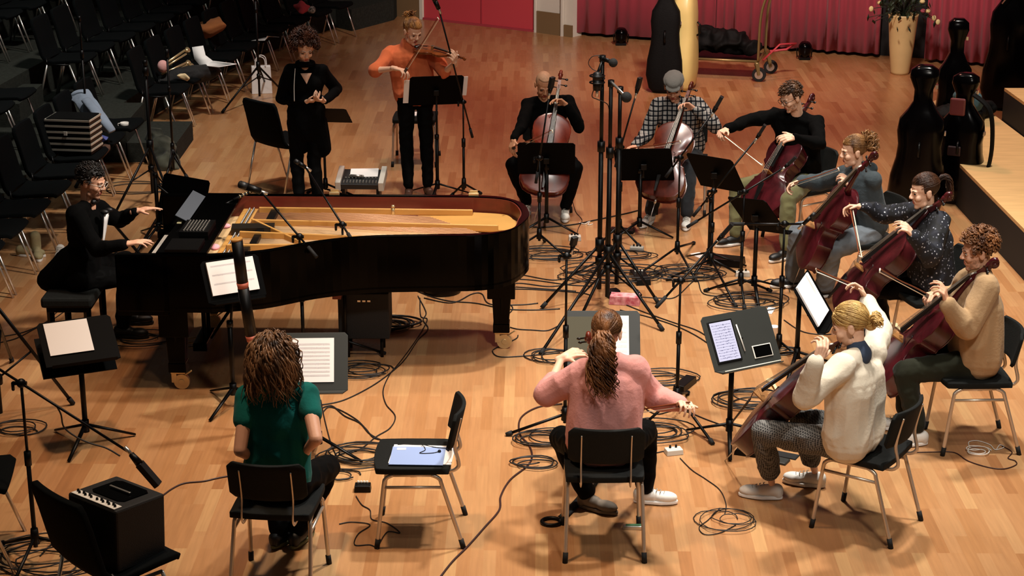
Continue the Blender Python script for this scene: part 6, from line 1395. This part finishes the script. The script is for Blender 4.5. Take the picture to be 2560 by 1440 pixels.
# ---------------- cables ----------------
n_=0
def fc(lab,pts,r=.0042,**k): return cable(lab,F(*pts),r,**k)
fc('long dark red brown cable running down from the pink sweater stand to the bottom edge',[(1405,1010),(1345,1018),(1302,1045),(1300,1085),(1322,1112),(1330,1140),(1318,1165),(1275,1200),(1252,1240),(1248,1275),(1210,1320),(1170,1365),(1130,1405),(1095,1450)],.0062,m=mat('dark red brown cable','#2e0f0b',.5))
fc('thin dark cable from the amplifier to the chair of the teal shirt',[(330,1262),(385,1252),(430,1222),(462,1208),(510,1203),(545,1195),(600,1185)],.005,m=_mats['dark red brown cable'])
fc('cable looping from the piano castor into the central stands',[(1295,838),(1288,848),(1240,870),(1232,880),(1250,892),(1310,890),(1400,882)],.0045)
fc('cable winding past the piano tail castor to the right',[(1250,745),(1282,770),(1255,800),(1262,812),(1290,822),(1330,825),(1370,826),(1400,812)],.0045)
ordw=['sixth','second','third','fourth','lowest','topmost','fifth']
for i,(pts) in enumerate(([(985,700),(1060,735),(1120,752),(1190,758),(1260,772),(1330,775),(1400,772)],[(1000,720),(1060,700),(1150,688),(1230,695),(1330,700),(1420,712),(1480,715)],[(1010,690),(1100,702),(1180,710),(1270,716),(1360,722),(1440,728)],[(1030,712),(1130,724),(1200,722),(1290,708),(1380,716),(1470,700)],[(1060,745),(1130,757),(1180,735),(1205,735),(1225,760),(1300,762),(1345,758)],[(1040,690),(1130,680),(1200,690),(1280,684),(1380,700),(1430,690)],[(1150,708),(1200,722),(1260,722),(1340,724),(1450,732),(1480,740)])):
    fc('%s of the seven black cables crossing from the piano gear to the central stands'%ordw[i],pts,.0048,group='cables between the piano gear and the central stands')
fc('pair of cables running from under the piano down to the teal shirt stand',[(1045,740),(1065,780),(1058,800),(1070,822),(1045,850),(1015,895),(985,925),(930,965),(860,1000),(805,1012)],.0045)
fc('second cable from under the piano winding down toward the empty chair',[(1050,745),(1052,790),(1068,800),(1040,850),(1000,905),(975,935),(958,975),(965,1010),(988,1040),(975,1070),(940,1092),(905,1120),(868,1135)],.0042)
fc('cable from the teal shirt stand to the empty chair',[(805,1020),(830,1015),(862,1040),(900,1058),(925,1085),(960,1102),(1000,1106)],.0050)
fc('second cable from the teal shirt stand to the empty chair',[(808,1030),(822,1018),(850,1025),(890,1048),(915,1072),(938,1096),(985,1102)],.0045)
fc('cable hanging beside the stand pole of the teal shirt',[(802,1000),(812,1050),(828,1110),(842,1140)],.004)
fc('thin cable zigzagging on the floor under the empty chair',[(890,1240),(905,1262),(925,1275),(930,1298),(968,1308),(1000,1332),(968,1330),(945,1365)],.0032)
fc('thin jack cable in loops left of the empty chair front leg',[(848,1310),(880,1305),(925,1312),(895,1335),(887,1362),(925,1362),(945,1372)],.0032)
fc('thin cable from the right small pedal to the tangle of earphone wire',[(1700,1145),(1730,1175),(1765,1198),(1800,1225),(1815,1260),(1812,1285)],.0030)
b=B(); 
def coil(lab,px,R0,t,seed,r=.0042,el=.8,jit=.25,z0=.006,rot=0,m=None): 
    return cable(lab,coilpts(G(*px),R0,t,seed,jit,z0,el,rot),r,m=m,n=2)
coil('tangle of thin earphone wire right of the pink sweater chair',(1822,1302),.13,4,5,.0028,.9,.5)
fc('thin wire end stretching from the earphone tangle to the left',[(1800,1270),(1770,1300),(1748,1318),(1762,1336),(1800,1332),(1840,1312)],.0028)
coil('white earphones lying in a tangle at the right near the chair of the beige sweatshirt',(2443,1130),.06,3,7,.0030,.8,.4,m=m_wh)
fc('white earphone lead curling up from its tangle',[(2425,1120),(2422,1105),(2445,1102),(2475,1112),(2488,1124),(2510,1118),(2500,1112),(2492,1122)],.003,m=m_wh)
fc('thin brown cable running behind the blonde cellist chair to the right',[(2260,1132),(2330,1130),(2385,1131),(2420,1152),(2470,1168),(2510,1172),(2540,1162),(2538,1152),(2520,1145),(2530,1130),(2505,1115)],.0032,m=_mats['dark red brown cable'])
fc('thin black cable crossing the floor behind the phone stand',[(1600,1010),(1640,1035),(1700,1025),(1770,1050),(1830,1072)],.004)
fc('cable from the pink sweater stand to the small white pedal',[(1600,1100),(1630,1130),(1660,1128),(1672,1130)],.0035)
for k,(px,R0,t,sd,el,lab) in enumerate((
 ((905,930),.16,5,1,.7,'coil of black cable right of the teal shirt stand'),((960,815),.20,6,2,.6,'thick coil of black cable under the piano'),((1020,700),.26,9,3,.6,'heap of black cables beneath the piano tail'),((1085,690),.20,7,13,.6,'heap of black cables around the round device'),
 ((900,1145),.20,6,4,.7,'tangle of black cables left of the empty chair'),((860,1190),.08,2,14,.8,'single loop of black cable by the foot of the teal shirt stand'),((1370,640),.26,6,6,.5,'flat coil of cable at the foot of the stand of the shaved head'),((1540,690),.34,8,8,.5,'tangle of cables around the central stand bases'),((1560,640),.22,4,18,.5,'loose loops of cable behind the central stand bases'),
 ((1715,690),.26,7,9,.5,'coil of cable at the base of the slim stand right of the flat cap'),((1650,950),.20,4,10,.6,'loops of cable left of the short black stand'),((1640,1085),.18,5,11,.7,'loops of cable right of the pink sweater chair'),((1385,895),.16,4,12,.8,'loops of cable left of the dark stand of the pink sweater'),
 ((1360,1100),.16,5,15,.7,'tangle of cable left of the pink sweater chair'),((1870,1005),.20,6,16,.7,'tangle of cable under the tablet stand'),((1870,760),.24,5,17,.6,'loops of cable behind the tablet stand'),((1330,1160),.12,3,19,.6,'thin adapter leads left of the pink sweater chair'),
 ((120,1400),.28,6,20,.7,'coil of black cable at the base of the lower left stand'),((360,470),.34,2,21,.6,'wide loop of dark cable behind the pianist'),((40,1075),.14,3,22,.7,'small loops of cable at the left edge stand'),((355,850),.20,3,23,.6,'loops of thin cable beside the pedals of the piano'),((1030,1010),.01,1,24,1,''),((1950,880),.10,3,26,.7,'small loops of cable beside the paper cup'))):
    if lab: coil(lab,px,R0,t,sd,.0045 if k!=1 else .008,el)
fc('thin cable leading from the piano bench to the left edge',[(190,765),(150,775),(115,805),(60,830),(0,842)],.004)
fc('second thin cable from the piano bench to the left edge',[(170,772),(130,800),(90,820),(40,846),(-10,858)],.004)
fc('cable from the lower left stand to the amplifier',[(150,1390),(190,1370),(240,1355),(300,1345)],.005)
fc('cable curling from the lower left stand base to the upper right',[(100,1390),(130,1360),(160,1350),(190,1348)],.0045)
fc('thick cable taped to the floor behind the shaved head player',[(1300,565),(1360,568),(1430,562),(1480,552),(1560,535),(1600,525)],.007)
fc('white cable knot on the floor between the two front cellists',[(1448,556),(1462,560),(1475,552),(1470,562),(1482,560)],.004,m=m_wh)
fc('thin cable from the white pedal up to the shoe of the shaved head player',[(1440,595),(1446,570),(1455,550),(1440,530),(1432,505)],.003)
fc('long cable arcing between the central stands and the tablet stand',[(1560,760),(1610,780),(1680,805),(1740,825),(1780,848),(1830,870)],.0045)
fc('second long cable arcing between the central stands and the tablet stand',[(1550,775),(1620,792),(1690,815),(1745,842),(1800,880)],.0045)
fc('cable swinging across the floor in front of the volume pedal',[(1600,742),(1650,745),(1690,742),(1740,700),(1760,735),(1830,740),(1880,735)],.0042)
fc('thin cable crossing to the stand with the blank white score',[(1840,700),(1900,704),(1930,698),(1965,712),(1975,730)],.0035)
fc('cable draped under the beige sweatshirt chair cellos',[(1960,800),(2010,830),(2080,835),(2140,815),(2210,820)],.004)
cable('black cable hanging from the long shotgun microphone boom',[AY(x,y,9.95) for x,y in ((300,1140),(265,1120),(225,1108),(190,1092),(160,1068),(152,1035),(138,1010))],.005)
